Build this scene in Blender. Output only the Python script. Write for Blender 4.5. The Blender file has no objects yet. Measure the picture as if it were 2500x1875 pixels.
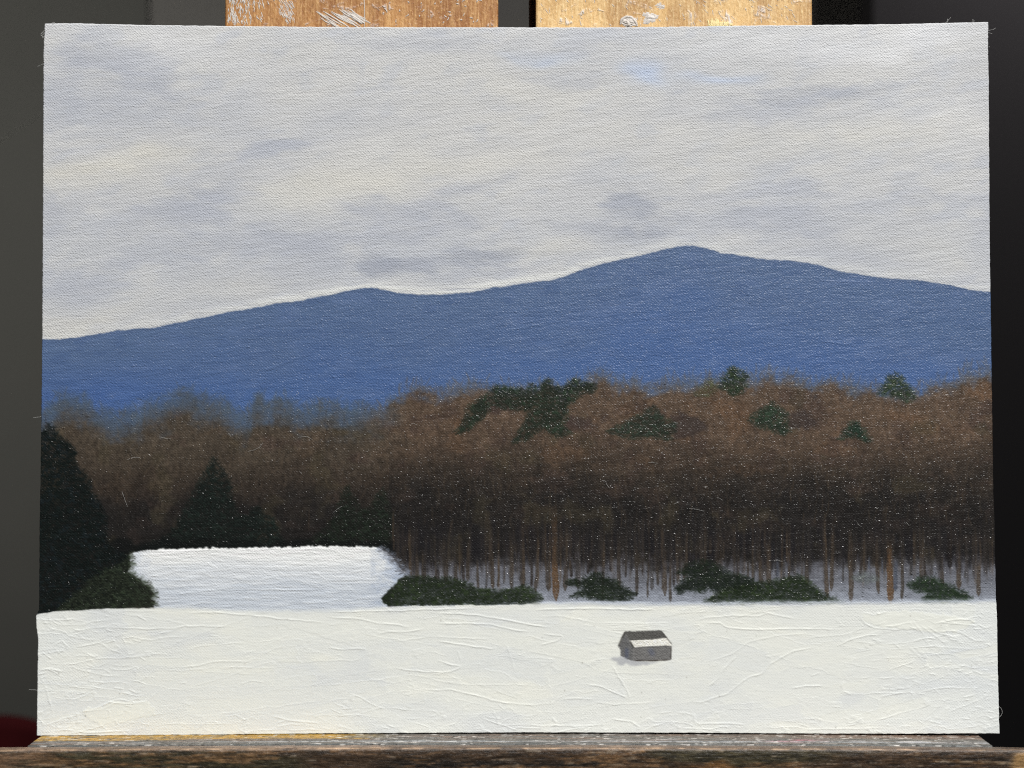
import bpy, math
import numpy as np

# ------------------------------------------------------------------ camera
scene = bpy.context.scene
COL = scene.collection
D = 0.65                       # camera to foot of the painting
LENS = 53.7
F = LENS / 36.0 * 2500.0       # focal length in photograph pixels
ZB = 1.0                       # height of the painting's foot
ZC = ZB + (1793 - 937.5) / F * D
TILT = math.radians(2.53)
cam_d = bpy.data.cameras.new('camera')
cam_d.lens = LENS
cam_d.sensor_width = 36.0
cam_d.clip_start = 0.01
cam_d.clip_end = 60.0
cam_d.dof.use_dof = True
cam_d.dof.focus_distance = D + 0.006
cam_d.dof.aperture_fstop = 8.0
cam = bpy.data.objects.new('camera', cam_d)
cam.location = (0.0, -D, ZC)
cam.rotation_euler = (math.radians(90), 0, 0)
COL.objects.link(cam)
scene.camera = cam

# ------------------------------------------------------------------ world + lamps
world = bpy.data.worlds.new('World')
scene.world = world
world.use_nodes = True
wb = world.node_tree.nodes['Background']
wb.inputs['Color'].default_value = (0.80, 0.88, 1.0, 1)
wb.inputs['Strength'].default_value = 0.010


def aim(o, target):
    from mathutils import Vector
    d = Vector(target) - o.location
    o.rotation_euler = d.to_track_quat('-Z', 'Y').to_euler()


# sunbeam falling through a window, high in front and a little to the right
sd = bpy.data.lights.new('window_sunbeam', 'SPOT')
sd.energy = 2150.0
sd.color = (1.0, 0.992, 0.972)
sd.shadow_soft_size = 0.03
sd.spot_size = math.radians(9.6)
sd.spot_blend = 0.12
sun = bpy.data.objects.new('window_sunbeam', sd)
tgt = (0.0, 0.0, ZB + 0.145)
ldir = np.array([0.30, -0.62, 0.80])
ldir /= np.linalg.norm(ldir)
sun.location = tuple(np.array(tgt) + 6.0 * ldir)
COL.objects.link(sun)
aim(sun, tgt)
# dim room light on the wall behind
rd = bpy.data.lights.new('room_light', 'AREA')
rd.energy = 1.0
rd.size = 0.9
rd.spread = math.radians(95)
rd.color = (1.0, 0.985, 0.93)
rl = bpy.data.objects.new('room_light', rd)
rl.location = (-1.15, 0.30, ZB + 0.75)
COL.objects.link(rl)
aim(rl, (-0.35, 1.3, ZB + 0.10))
# weak added fill with no fixture behind it, grades the right wall downwards
cd = bpy.data.lights.new('wall_gradient_fill', 'AREA')
cd.energy = 1.2
cd.size = 0.12
cd.color = (1.0, 0.965, 0.97)
cl_ = bpy.data.objects.new('wall_gradient_fill', cd)
cl_.location = (0.72, 0.98, ZB + 0.98)
COL.objects.link(cl_)
aim(cl_, (0.66, 1.3, ZB + 0.30))

vs = scene.view_settings
scene.display_settings.display_device = 'sRGB'
vs.view_transform = 'Standard'
vs.look = 'None'
vs.exposure = 0.0
vs.gamma = 1.0
vs.use_curve_mapping = False
scene.render.engine = 'CYCLES'
scene.cycles.use_denoising = False
scene.cycles.use_adaptive_sampling = True
scene.cycles.adaptive_threshold = 0.03
scene.cycles.adaptive_min_samples = 24
scene.cycles.max_bounces = 2
scene.cycles.diffuse_bounces = 1
scene.cycles.glossy_bounces = 1
scene.cycles.transmission_bounces = 0
scene.cycles.sample_clamp_indirect = 4.0
scene.cycles.filter_width = 1.2

# ------------------------------------------------------------------ helpers
rng = np.random.default_rng(7)
GAIN = 0.90                    # diffuse brightness of a white card on the easel


def lin(c):
    c = np.asarray(c, dtype=np.float32) / 255.0
    return np.where(c <= 0.04045, c / 12.92, ((c + 0.055) / 1.055) ** 2.4)


_TAB = np.random.default_rng(3).uniform(-1, 1, (64, 256, 256)).astype(np.float32)


def vn(x, y, s=0):
    """smooth value noise in -1..1"""
    t = _TAB[s % 64]
    xi = np.floor(x).astype(np.int32)
    yi = np.floor(y).astype(np.int32)
    fx = (x - xi).astype(np.float32)
    fy = (y - yi).astype(np.float32)
    fx = fx * fx * (3 - 2 * fx)
    fy = fy * fy * (3 - 2 * fy)
    x0, y0 = xi & 255, yi & 255
    x1, y1 = (xi + 1) & 255, (yi + 1) & 255
    a = t[y0, x0] * (1 - fx) + t[y0, x1] * fx
    b = t[y1, x0] * (1 - fx) + t[y1, x1] * fx
    return a * (1 - fy) + b * fy


def fbm(x, y, s=0, o=4, g=0.5):
    r = 0.0
    a, n = 1.0, 0.0
    for k in range(o):
        r = r + a * vn(x * 2 ** k + 17.3 * k, y * 2 ** k + 9.1 * k, s + k)
        n += a
        a *= g
    return r / n * 1.5


def sst(a, b, x):
    t = np.clip((x - a) / (b - a), 0, 1)
    return t * t * (3 - 2 * t)


def tag(o, label=None, cat=None, group=None, kind=None):
    if label:
        o['label'] = label
    if cat:
        o['category'] = cat
    if group:
        o['group'] = group
    if kind:
        o['kind'] = kind
    return o


def empty(name, loc=(0, 0, 0), rot=(0, 0, 0)):
    o = bpy.data.objects.new(name, None)
    o.empty_display_size = 0.02
    o.location = loc
    o.rotation_euler = rot
    COL.objects.link(o)
    return o


def mesh_np(name, co, quads, mat, parent=None, attrs=None, smooth=True):
    """mesh from numpy vertices and an (n,4) or (n,3) face table"""
    me = bpy.data.meshes.new(name)
    co = np.ascontiguousarray(co, dtype=np.float32)
    quads = np.ascontiguousarray(quads, dtype=np.int32)
    n, k = quads.shape
    me.vertices.add(len(co))
    me.vertices.foreach_set('co', co.ravel())
    me.loops.add(n * k)
    me.loops.foreach_set('vertex_index', quads.ravel())
    me.polygons.add(n)
    me.polygons.foreach_set('loop_start', np.arange(0, n * k, k, dtype=np.int32))
    for an, av in (attrs or {}).items():
        if av.ndim == 2:
            a = me.attributes.new(an, 'FLOAT_COLOR', 'POINT')
            v = np.ones((len(co), 4), np.float32)
            v[:, :3] = av
            a.data.foreach_set('color', v.ravel())
        else:
            a = me.attributes.new(an, 'FLOAT', 'POINT')
            a.data.foreach_set('value', np.ascontiguousarray(av, np.float32))
    me.update(calc_edges=True)
    me.validate()
    if smooth:
        me.shade_smooth()
    else:
        me.shade_flat()
    me.materials.append(mat)
    o = bpy.data.objects.new(name, me)
    COL.objects.link(o)
    if parent is not None:
        o.parent = parent
    return o


class NT:
    """tiny node-tree helper"""

    def __init__(self, name):
        self.m = bpy.data.materials.new(name)
        self.m.use_nodes = True
        self.t = self.m.node_tree
        self.b = self.t.nodes['Principled BSDF']

    def n(self, typ, **kw):
        nd = self.t.nodes.new(typ)
        for k, v in kw.items():
            if k in nd.inputs:
                nd.inputs[k].default_value = v
            else:
                setattr(nd, k, v)
        return nd

    def l(self, a, b):
        self.t.links.new(a, b)

    def val(self, sock, v):
        if isinstance(v, (int, float)):
            sock.default_value = v
        else:
            self.l(v, sock)

    def math(self, op, a, b=0.0, clamp=False):
        nd = self.n('ShaderNodeMath', operation=op, use_clamp=clamp)
        self.val(nd.inputs[0], a)
        self.val(nd.inputs[1], b)
        return nd.outputs[0]

    def mix(self, f, a, b, mode='MIX'):
        nd = self.n('ShaderNodeMix', data_type='RGBA', blend_type=mode)
        self.val(nd.inputs[0], f)
        for s, v in ((nd.inputs[6], a), (nd.inputs[7], b)):
            if isinstance(v, tuple):
                s.default_value = (*v, 1)
            else:
                self.l(v, s)
        return nd.outputs[2]

    def ramp(self, x, lo, hi):
        nd = self.n('ShaderNodeMapRange', interpolation_type='SMOOTHSTEP')
        self.l(x, nd.inputs[0])
        nd.inputs[1].default_value = lo
        nd.inputs[2].default_value = hi
        return nd.outputs[0]

    def coords(self, scale=(1, 1, 1), rot=(0, 0, 0)):
        tc = self.n('ShaderNodeTexCoord')
        mp = self.n('ShaderNodeMapping')
        mp.inputs['Scale'].default_value = scale
        mp.inputs['Rotation'].default_value = rot
        self.l(tc.outputs['Object'], mp.inputs['Vector'])
        return mp.outputs[0]

    def noise(self, vec, scale=5.0, detail=3.0, rough=0.5, dist=0.0):
        nd = self.n('ShaderNodeTexNoise')
        nd.inputs['Scale'].default_value = scale
        nd.inputs['Detail'].default_value = detail
        nd.inputs['Roughness'].default_value = rough
        nd.inputs['Distortion'].default_value = dist
        self.l(vec, nd.inputs['Vector'])
        return nd.outputs['Fac']

    def bump(self, h, dist, strength=1.0, prev=None):
        nd = self.n('ShaderNodeBump')
        nd.inputs['Strength'].default_value = strength
        nd.inputs['Distance'].default_value = dist
        self.l(h, nd.inputs['Height'])
        if prev is not None:
            self.l(prev, nd.inputs['Normal'])
        return nd.outputs[0]


def L3(r, g, b, k=1.0):
    v = lin((r, g, b)) * k
    return tuple(float(x) for x in v)


# ------------------------------------------------------------------ materials
def paint_material():
    m = NT('oil_paint')
    a = m.n('ShaderNodeAttribute', attribute_name='pigment')
    tooth = m.n('ShaderNodeAttribute', attribute_name='tooth').outputs['Fac']
    gloss = m.n('ShaderNodeAttribute', attribute_name='gloss').outputs['Fac']
    tc = m.n('ShaderNodeTexCoord')
    so = m.n('ShaderNodeSeparateXYZ')
    m.l(tc.outputs['Object'], so.inputs[0])
    flat = m.n('ShaderNodeCombineXYZ')
    m.l(so.outputs[0], flat.inputs[0])
    m.l(so.outputs[2], flat.inputs[1])

    def sc2(a_, b_):
        q = m.n('ShaderNodeVectorMath', operation='MULTIPLY')
        m.l(flat.outputs[0], q.inputs[0])
        q.inputs[1].default_value = (a_, b_, 0)
        return q.outputs[0]

    def n2(a_, b_, detail, rough=0.6):
        q = m.n('ShaderNodeTexNoise', noise_dimensions='2D')
        q.inputs['Scale'].default_value = 1.0
        q.inputs['Detail'].default_value = detail
        q.inputs['Roughness'].default_value = rough
        m.l(sc2(a_, b_), q.inputs['Vector'])
        return q.outputs['Fac'], q.outputs['Color']
    # wobble of the threads
    wc = n2(240, 240, 1.0)[1]
    ws = m.n('ShaderNodeVectorMath', operation='MULTIPLY_ADD')
    m.l(wc, ws.inputs[0])
    ws.inputs[1].default_value = (0.95, 0.7, 0)
    m.l(sc2(1000, 1000), ws.inputs[2])
    sp = m.n('ShaderNodeSeparateXYZ')
    m.l(ws.outputs[0], sp.inputs[0])
    P = 0.66
    sx = m.math('SINE', m.math('MULTIPLY', sp.outputs[0], math.pi / P))
    sz = m.math('SINE', m.math('MULTIPLY', sp.outputs[1], math.pi / (P * 0.93)))
    weave = m.math('MULTIPLY', sx, sz)
    weft = m.math('SINE', m.math('MULTIPLY', sp.outputs[1], 2 * math.pi / (P * 0.93)))
    nub = n2(520, 1900, 1.0)[0]
    nub2 = n2(1900, 800, 0.0)[0]
    grain = n2(1800, 1800, 1.0, 0.7)[0]
    h = m.math('ADD', m.math('MULTIPLY', weave, 0.36), m.math('MULTIPLY', weft, 0.12))
    h = m.math('ADD', h, m.math('MULTIPLY', nub, 1.15))
    h = m.math('ADD', h, m.math('MULTIPLY', nub2, 0.55))
    h = m.math('ADD', h, m.math('MULTIPLY', grain, 1.5))
    h = m.math('MULTIPLY', h, tooth)
    # paint nodules that catch the light
    vo = m.n('ShaderNodeTexVoronoi', Scale=1.0, Randomness=1.0, voronoi_dimensions='2D')
    m.l(sc2(380, 760), vo.inputs['Vector'])
    sel = m.n('ShaderNodeSeparateColor')
    m.l(vo.outputs['Color'], sel.inputs[0])
    dot = m.ramp(vo.outputs['Distance'], 0.22, 0.02)
    clus = n2(85, 110, 1.0)[0]
    pick = m.math('MULTIPLY', m.ramp(sel.outputs[0], 0.76, 1.0), m.ramp(gloss, 0.4, 0.8))
    pick = m.math('MULTIPLY', pick, m.ramp(clus, 0.38, 0.62))
    h = m.math('ADD', h, m.math('MULTIPLY', m.math('MULTIPLY', dot, pick), 3.0))
    m.l(m.bump(h, 0.000105), m.b.inputs['Normal'])
    m.l(a.outputs['Color'], m.b.inputs['Base Color'])
    m.l(m.math('SUBTRACT', 0.52, m.math('MULTIPLY', gloss, 0.27)), m.b.inputs['Roughness'])
    m.l(m.math('MULTIPLY_ADD', gloss, 0.28), m.b.inputs['Specular IOR Level'])
    return m.m


def fix_madd(m):
    for nd in m.node_tree.nodes:
        if nd.type == 'MATH' and nd.operation == 'MULTIPLY_ADD':
            nd.inputs[1].default_value = 0.30
            nd.inputs[2].default_value = 0.16


PAINT = paint_material()
fix_madd(PAINT)


def simple(name, rgb, rough=0.6, noise=0.0, scale=200.0, bump=0.0, spec=0.3):
    m = NT(name)
    v = m.coords((1, 1, 1))
    f = m.noise(v, scale, 4.0, 0.6)
    d = tuple(c * (1 - noise) for c in rgb)
    u = tuple(min(c * (1 + noise), 1) for c in rgb)
    m.l(m.mix(f, d, u), m.b.inputs['Base Color'])
    m.b.inputs['Roughness'].default_value = rough
    m.b.inputs['Specular IOR Level'].default_value = spec
    if bump:
        m.l(m.bump(f, bump), m.b.inputs['Normal'])
    return m.m


def board_material(name, lo, mid, hi, smear, seed):
    """bare easel board: upright grain, dents, wiped-off paint"""
    m = NT(name)
    v0 = m.coords((1, 1, 1))
    off = m.n('ShaderNodeVectorMath', operation='ADD')
    m.l(v0, off.inputs[0])
    off.inputs[1].default_value = (seed * 1.7, 0, seed * 0.9)
    v = off.outputs[0]

    def sc(x, z):
        s = m.n('ShaderNodeVectorMath', operation='MULTIPLY')
        m.l(v, s.inputs[0])
        s.inputs[1].default_value = (x, 1, z)
        return s.outputs[0]
    grain = m.noise(sc(700, 60), 1.0, 4.0, 0.65, 0.4)
    broad = m.noise(sc(60, 25), 1.0, 3.0, 0.5, 0.6)
    fleck = m.noise(sc(900, 500), 1.0, 3.0, 0.6)
    wipe = m.noise(sc(75, 120), 1.0, 4.0, 0.62, 1.2)
    wstr = m.noise(sc(900, 160), 1.0, 2.0, 0.5)
    dark = m.noise(sc(110, 190), 1.0, 3.0, 0.6, 0.8)
    c = m.mix(m.ramp(broad, 0.35, 0.66), lo, mid)
    c = m.mix(m.math('MULTIPLY', m.ramp(grain, 0.42, 0.72), 0.55), c, hi)
    c = m.mix(m.math('MULTIPLY', m.ramp(fleck, 0.54, 0.70), 0.65), c, hi)
    c = m.mix(m.math('MULTIPLY', m.ramp(fleck, 0.45, 0.28), 0.55), c, tuple(x * 0.45 for x in lo))
    w = m.math('MULTIPLY', m.ramp(wipe, 0.56, 0.70), m.ramp(wstr, 0.36, 0.60))
    c = m.mix(m.math('MULTIPLY', w, 0.8), c, smear)
    c = m.mix(m.math('MULTIPLY', m.ramp(dark, 0.68, 0.78), m.ramp(fleck, 0.36, 0.52)), c, (0.05, 0.045, 0.04))
    m.l(c, m.b.inputs['Base Color'])
    m.b.inputs['Roughness'].default_value = 0.5
    n1 = m.bump(grain, 0.0002)
    n2 = m.bump(fleck, 0.00025, 1.0, n1)
    n3 = m.bump(w, 0.0003, 1.0, n2)
    m.l(n3, m.b.inputs['Normal'])
    return m.m


def stained_wood():
    """vertex-coloured tray wood with lengthwise grain"""
    m = NT('stained_tray_wood')
    a = m.n('ShaderNodeAttribute', attribute_name='pigment')
    v = m.coords((120, 1300, 1300))
    g = m.noise(v, 1.0, 4.0, 0.7)
    f = m.noise(m.coords((700, 900, 900)), 1.0, 3.0, 0.6)
    c = m.mix(0.85, a.outputs['Color'], m.mix(m.ramp(g, 0.32, 0.68), (0.42, 0.42, 0.42), (1.6, 1.6, 1.6)), 'MULTIPLY')
    c = m.mix(0.35, c, m.mix(m.ramp(f, 0.32, 0.68), (0.55, 0.55, 0.55), (1.45, 1.45, 1.45)), 'MULTIPLY')
    m.l(c, m.b.inputs['Base Color'])
    m.b.inputs['Roughness'].default_value = 0.5
    n1 = m.bump(g, 0.00022)
    n2 = m.bump(f, 0.00022, 1.0, n1)
    m.l(n2, m.b.inputs['Normal'])
    return m.m


WOODV = stained_wood()
BOARD_A = board_material('board_tan', L3(156, 104, 58), L3(193, 140, 84), L3(228, 184, 126), L3(214, 205, 200), 1.0)
BOARD_B = board_material('board_honey', L3(190, 146, 92), L3(230, 188, 126), L3(250, 222, 170), L3(232, 226, 222), 3.3)  # honey wood, its tones lifted to hold the glare on this board
WHITEPAINT = simple('dried_white_paint', L3(208, 200, 192), 0.4, 0.10, 900, 0.0002)
CANVAS = simple('primed_canvas', L3(222, 219, 210), 0.8, 0.08, 1500, 0.0001)
THREAD = simple('cotton_thread', L3(225, 225, 222), 0.7, 0.05, 300)

# ------------------------------------------------------------------ setting: the wall behind
def wallmat(name, rgb, n=0.08):
    return simple(name, rgb, 0.9, n, 6.0, 0.0, 0.1)


def slab(name, x0, x1, y0, y1, z0, z1, mat, parent=None, bev=0.0):
    import bmesh
    bm = bmesh.new()
    bmesh.ops.create_cube(bm, size=1.0)
    for v in bm.verts:
        v.co.x = x0 if v.co.x < 0 else x1
        v.co.y = y0 if v.co.y < 0 else y1
        v.co.z = z0 if v.co.z < 0 else z1
    if bev:
        bmesh.ops.bevel(bm, geom=list(bm.edges), offset=bev, segments=3, affect='EDGES', profile=0.5)
    me = bpy.data.meshes.new(name)
    bm.to_mesh(me)
    bm.free()
    me.materials.append(mat)
    o = bpy.data.objects.new(name, me)
    COL.objects.link(o)
    if parent is not None:
        o.parent = parent
    return o


def at(px, py, y):
    """world x, z of a photograph pixel at the depth y"""
    d = D + y
    return (px - 1250) / F * d, ZC - (py - 937.5) / F * d


YW = 1.25
xe = at(362, 0, YW)[0]
xr = at(1992, 0, YW)[0]
xr2 = at(2128, 0, YW + 0.03)[0]
tag(slab('wall', -1.6, xr - 0.10, YW, YW + 0.08, -0.4, 2.4, wallmat('wall_grey', (0.58, 0.555, 0.52))), kind='structure')
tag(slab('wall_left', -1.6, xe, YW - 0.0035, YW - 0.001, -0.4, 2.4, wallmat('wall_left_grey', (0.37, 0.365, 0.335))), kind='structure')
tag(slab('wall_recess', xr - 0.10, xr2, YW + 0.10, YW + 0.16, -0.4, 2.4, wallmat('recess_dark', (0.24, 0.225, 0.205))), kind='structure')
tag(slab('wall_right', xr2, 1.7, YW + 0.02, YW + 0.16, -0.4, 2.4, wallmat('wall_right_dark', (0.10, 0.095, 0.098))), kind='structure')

# dark red cloth low behind the left end of the tray
def red_cloth():
    nx, nz = 60, 40
    u, v = np.meshgrid(np.linspace(0, 1, nx), np.linspace(0, 1, nz))
    x_l, z_t = at(-160, 1750, 0.85)
    x_r, _ = at(330, 1750, 0.85)
    x = x_l + (x_r - x_l) * u
    top = z_t + 0.004 * np.sin(u * 7) - 0.006 * u
    z = top - v * 0.55
    y = 0.85 + 0.012 * np.sin(u * 19 + v * 2) * (0.3 + v)
    fr = np.stack([x, y, z], -1).reshape(-1, 3)
    bk = np.stack([x, y + 0.006, z], -1).reshape(-1, 3)
    co = np.concatenate([fr, bk])
    i = np.arange(nx * nz).reshape(nz, nx)
    q = np.stack([i[:-1, :-1], i[1:, :-1], i[1:, 1:], i[:-1, 1:]], -1).reshape(-1, 4)
    n = nx * nz
    qs = [q, q[:, ::-1] + n]
    for a in (i[0, :], i[-1, ::-1], i[::-1, 0], i[:, -1]):
        qs.append(np.stack([a[:-1], a[1:], a[1:] + n, a[:-1] + n], -1))
    m = simple('dark_red_cloth', (0.020, 0.0006, 0.0012), 0.9, 0.2, 300, 0.0003, 0.1)
    return mesh_np('red_cloth', co, np.concatenate(qs), m)


tag(red_cloth(), 'dark red blurred cloth hanging low behind the left end of the tray', 'cloth')

# ------------------------------------------------------------------ easel: tray, lip and boards
CROWN = 0.0009


def crown(x):
    return CROWN * (1 - (x / 0.205) ** 2)


easel = tag(empty('easel', (0, 0.02, ZB - 0.02)), 'paint-stained wooden easel with tan boards and a tray holding the painting', 'easel')


def px_of(x, d):
    return 1250 + x / d * F


def extrude_strip(name, prof, x0, x1, nx, colour, mat, parent, jag=0.0):
    """profile (y,z) swept along x on a fine grid with colours painted per vertex"""
    prof = np.array(prof, dtype=np.float64)
    seg = np.linalg.norm(np.diff(prof, axis=0), axis=1)
    s = np.concatenate([[0], np.cumsum(seg)])
    n = max(int(s[-1] / 0.0006), 12)
    t = np.linspace(0, s[-1], n)
    py = np.interp(t, s, prof[:, 0])
    pz = np.interp(t, s, prof[:, 1])
    xs = np.linspace(x0, x1, nx)
    Xg, T = np.meshgrid(xs, t)
    Yg = np.broadcast_to(py[:, None], Xg.shape) + jag * fbm(Xg * 260, T * 900, 11, 3)
    Zg = pz[:, None] + crown(Xg) + jag * fbm(Xg * 260, T * 900, 15, 3)
    co = np.stack([Xg, Yg, Zg], -1).reshape(-1, 3) - np.array(parent.location)
    i = np.arange(n * nx).reshape(n, nx)
    q = np.stack([i[:-1, :-1], i[:-1, 1:], i[1:, 1:], i[1:, :-1]], -1).reshape(-1, 4)
    # close the back and both ends as strips of quads
    m = n // 2
    back = np.stack([i[-1, :-1], i[-1, 1:], i[0, 1:], i[0, :-1]], -1)
    ends = []
    for c, fl in ((0, 1), (nx - 1, 0)):
        a = i[:m, c]
        b = i[n - m:, c][::-1]
        e = np.stack([a[:-1], a[1:], b[1:], b[:-1]], -1)
        ends.append(e if fl else e[:, ::-1])
    q = np.concatenate([q, back] + ends)
    colr = colour(Xg, Yg, Zg - crown(Xg), T).reshape(-1, 3)
    return mesh_np(name, co, q[:, ::-1], mat, parent, {'pigment': colr})


ZT = ZB - CROWN * 0.0 - 0.0007


def mixc(a, b, f):
    f = np.clip(f, 0, 1)[..., None]
    return a * (1 - f) + np.asarray(b, np.float32) * f


def tray_colour(x, y, z, t):
    P_ = 1250 + x / (D + y) * F
    w = -y * 1000.0                                    # mm in front of the painting
    n1 = fbm(x * 30, w * 0.5, 21, 4)
    n2 = fbm(x * 90, w * 1.1, 25, 3)
    n3 = fbm(x * 14, w * 0.25, 29, 3)
    c = np.empty(x.shape + (3,), np.float32)
    c[:] = (112, 106, 98)
    c = mixc(c, (128, 106, 92), sst(0.0, 0.6, n1) * 0.8)
    c = mixc(c, (96, 98, 98), sst(0.1, 0.5, -n2) * 0.7)
    brown = sst(1450, 2300, P_)
    c = mixc(c, (126, 100, 84), brown * 0.75 * sst(9, 4, w))
    # yellow ochre streak along the foot of the canvas
    ye = sst(905, 840, P_ + 90 * n2) * sst(10.0, 8.0, w + 1.6 * n2 + 1.2 * n1 + sst(350, 900, P_) * 1.2)
    c = mixc(c, (192, 148, 64), ye * sst(-0.6, 0.1, n2 + 0.42) * 0.92)
    c = mixc(c, (168, 140, 70), sst(1020, 860, P_) * sst(8, 4, w) * 0.5 * sst(0, 0.5, n2))
    # pale wiped streaks on the outer half
    pale = sst(1.6, 0.6, np.abs(w - 13.4 + 1.2 * n3)) * sst(-0.35, 0.25, n1 + 0.35)
    c = mixc(c, (176, 178, 182), pale * (0.45 + 0.35 * sst(300, 900, P_)))
    pale2 = sst(2.4, 0.8, np.abs(w - 11.2 - 1.0 * n3)) * sst(0.05, 0.4, n2) * sst(1350, 1700, P_)
    c = mixc(c, (188, 186, 190), pale2 * 0.85)
    pk = np.exp(-((P_ - 1942) / 60) ** 2 - ((w - 11) / 2.6) ** 2) * sst(-0.3, 0.4, n2)
    c = mixc(c, (186, 118, 128), pk)
    c = mixc(c, (88, 92, 92), sst(15.5, 17.0, w) * 0.7)
    c = mixc(c, (32, 28, 24), sst(0.55, 0.85, fbm(x * 400, w * 2.2, 33, 2)) * 0.9)
    c = mixc(c, (225, 220, 214), sst(0.62, 0.85, fbm(x * 300, w * 1.6, 37, 2)) * 0.8)
    return lin(c) / (GAIN * 1.32)


tray = extrude_strip('tray', [(0.034, ZT - 0.012), (0.034, ZT), (0.0, ZT), (-0.0183, ZT), (-0.0186, ZT - 0.0012), (-0.0186, ZT - 0.012)],
                     -0.2003, 0.1987, 1500, tray_colour, WOODV, easel, 0.00008)


def lip_colour(x, y, z, t):
    depth = (ZT - z) * 1000.0                          # mm below the top edge
    n1 = fbm(x * 26, depth * 0.22, 41, 4)
    n2 = fbm(x * 120, depth * 1.7, 45, 4)
    n3 = fbm(x * 9 + 3, depth * 0.09, 49, 3)
    P_ = 1250 + x / (D + y) * F
    front = sst(0.5, 1.4, depth)
    c = np.empty(x.shape + (3,), np.float32)
    c[:] = (112, 94, 80)
    c = mixc(c, (150, 128, 110), sst(0.1, 0.6, n1 + 0.4 * n2) * 0.7)
    c = mixc(c, (92, 78, 66), sst(0.15, 0.6, -n1 + 0.3 * n2) * 0.7)
    f = np.empty(x.shape + (3,), np.float32)
    f[:] = (56, 43, 31)
    f = mixc(f, (28, 24, 20), sst(0.0, 0.6, n3 + 0.3 * n1))
    f = mixc(f, (50, 50, 34), sst(0.15, 0.6, -n3) * 0.6)
    f = mixc(f, (96, 72, 48), sst(0.1, 0.6, n1 + 0.7 * n2) * 0.8)
    f = f * (1 + 0.35 * fbm(x * 300, depth * 3.0, 5, 3))[..., None]
    f = mixc(f, (60, 34, 36), sst(0.2, 0.7, fbm(x * 40, depth * 0.3, 53, 3)) * np.exp(-((P_ - 2320) / 110) ** 2) * 0.9)
    f = mixc(f, (148, 138, 124), sst(0.45, 0.8, n2) * 0.55)
    knot = np.exp(-((P_ - 1750 + 20 * n2) / 48) ** 2 - ((depth - 8) / 4.5) ** 2)
    f = mixc(f, (104, 74, 42), sst(0.3, 0.8, knot + 0.3 * n1 + 0.35 * n2) * 0.85)
    f = mixc(f, (150, 118, 76), sst(2465, 2490, P_ + 6 * n1 + depth * 1.5) * 0.85)
    f = mixc(f, (112, 88, 72), sst(170, 20, P_) * 0.5 * sst(-0.2, 0.5, n1))
    c = c * (1 - front[..., None]) + f * front[..., None]
    edge = np.exp(-((depth - 0.42) / 0.2) ** 2) * sst(-0.3, 0.25, n2 + 0.2 + 0.3 * n1)  # lit bevel: patchy highlight put into the colour along the top edge
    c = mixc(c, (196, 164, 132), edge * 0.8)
    return lin(c) / np.where(front > 0.5, GAIN, GAIN * 1.3)[..., None]


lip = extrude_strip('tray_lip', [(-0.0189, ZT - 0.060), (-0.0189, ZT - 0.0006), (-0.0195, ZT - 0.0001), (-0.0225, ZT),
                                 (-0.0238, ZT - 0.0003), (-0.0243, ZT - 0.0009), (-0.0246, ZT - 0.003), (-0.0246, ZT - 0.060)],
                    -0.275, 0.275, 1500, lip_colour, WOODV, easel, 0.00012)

# the two upright boards lean back with the painting
TT = math.tan(TILT)


def plane_pt(px, py, off=0.0):
    """photo pixel -> (u, v) on the painting's plane pushed back by off"""
    dx = (np.asarray(px, np.float64) - 1250) / F
    dz = -(np.asarray(py, np.float64) - 937.5) / F
    t = (D + (ZC - ZB) * TT + off / math.cos(TILT)) / (1 - dz * TT)
    x = t * dx
    z = ZC + t * dz
    y = -D + t
    v = (z - ZB) * math.cos(TILT) + y * math.sin(TILT)
    return x, v


frame = empty('board_frame_axis', (0, 0, 0))
bpy.data.objects.remove(frame)
ELOC = np.array(easel.location)


def lean(u, y, v):
    """painting-plane coordinates -> easel local"""
    c, s = math.cos(TILT), math.sin(TILT)
    wx = u
    wy = y * c + v * s
    wz = ZB - y * s + v * c
    return np.stack(np.broadcast_arrays(wx - ELOC[0], wy - ELOC[1], wz - ELOC[2]), -1)


def leaning_board(name, px0, px1, mat, yfront, thick, v0, v1, seed):
    u0, _ = plane_pt(px0, 30, yfront)
    u1, _ = plane_pt(px1, 30, yfront)
    import bmesh
    bm = bmesh.new()
    bmesh.ops.create_cube(bm, size=1.0)
    for w in bm.verts:
        w.co = ((u0 if w.co.x < 0 else u1), (yfront if w.co.y < 0 else yfront + thick), (v0 if w.co.z < 0 else v1))
    bmesh.ops.bevel(bm, geom=list(bm.edges), offset=0.0009, segments=2, affect='EDGES', profile=0.5)
    for w in bm.verts:
        w.co = lean(w.co.x, w.co.y, w.co.z)
    me = bpy.data.meshes.new(name)
    bm.to_mesh(me)
    bm.free()
    me.materials.append(mat)
    o = bpy.data.objects.new(name, me)
    COL.objects.link(o)
    o.parent = easel
    return o


YB = 0.0062
b1 = leaning_board('easel_board', 549, 1216, BOARD_A, YB, 0.012, 0.0012, 0.40, 1)
b1['label'] = 'tan easel board smeared with dried white paint'
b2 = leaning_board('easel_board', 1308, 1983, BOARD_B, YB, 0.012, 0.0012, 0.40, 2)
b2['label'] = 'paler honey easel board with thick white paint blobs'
DARKW = simple('dark_brown_wood', L3(62, 44, 32), 0.6, 0.3, 120, 0.0002)
leaning_board('rear_strut', 1292, 1420, DARKW, YB + 0.0125, 0.016, 0.0022, 0.41, 3)


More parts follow.
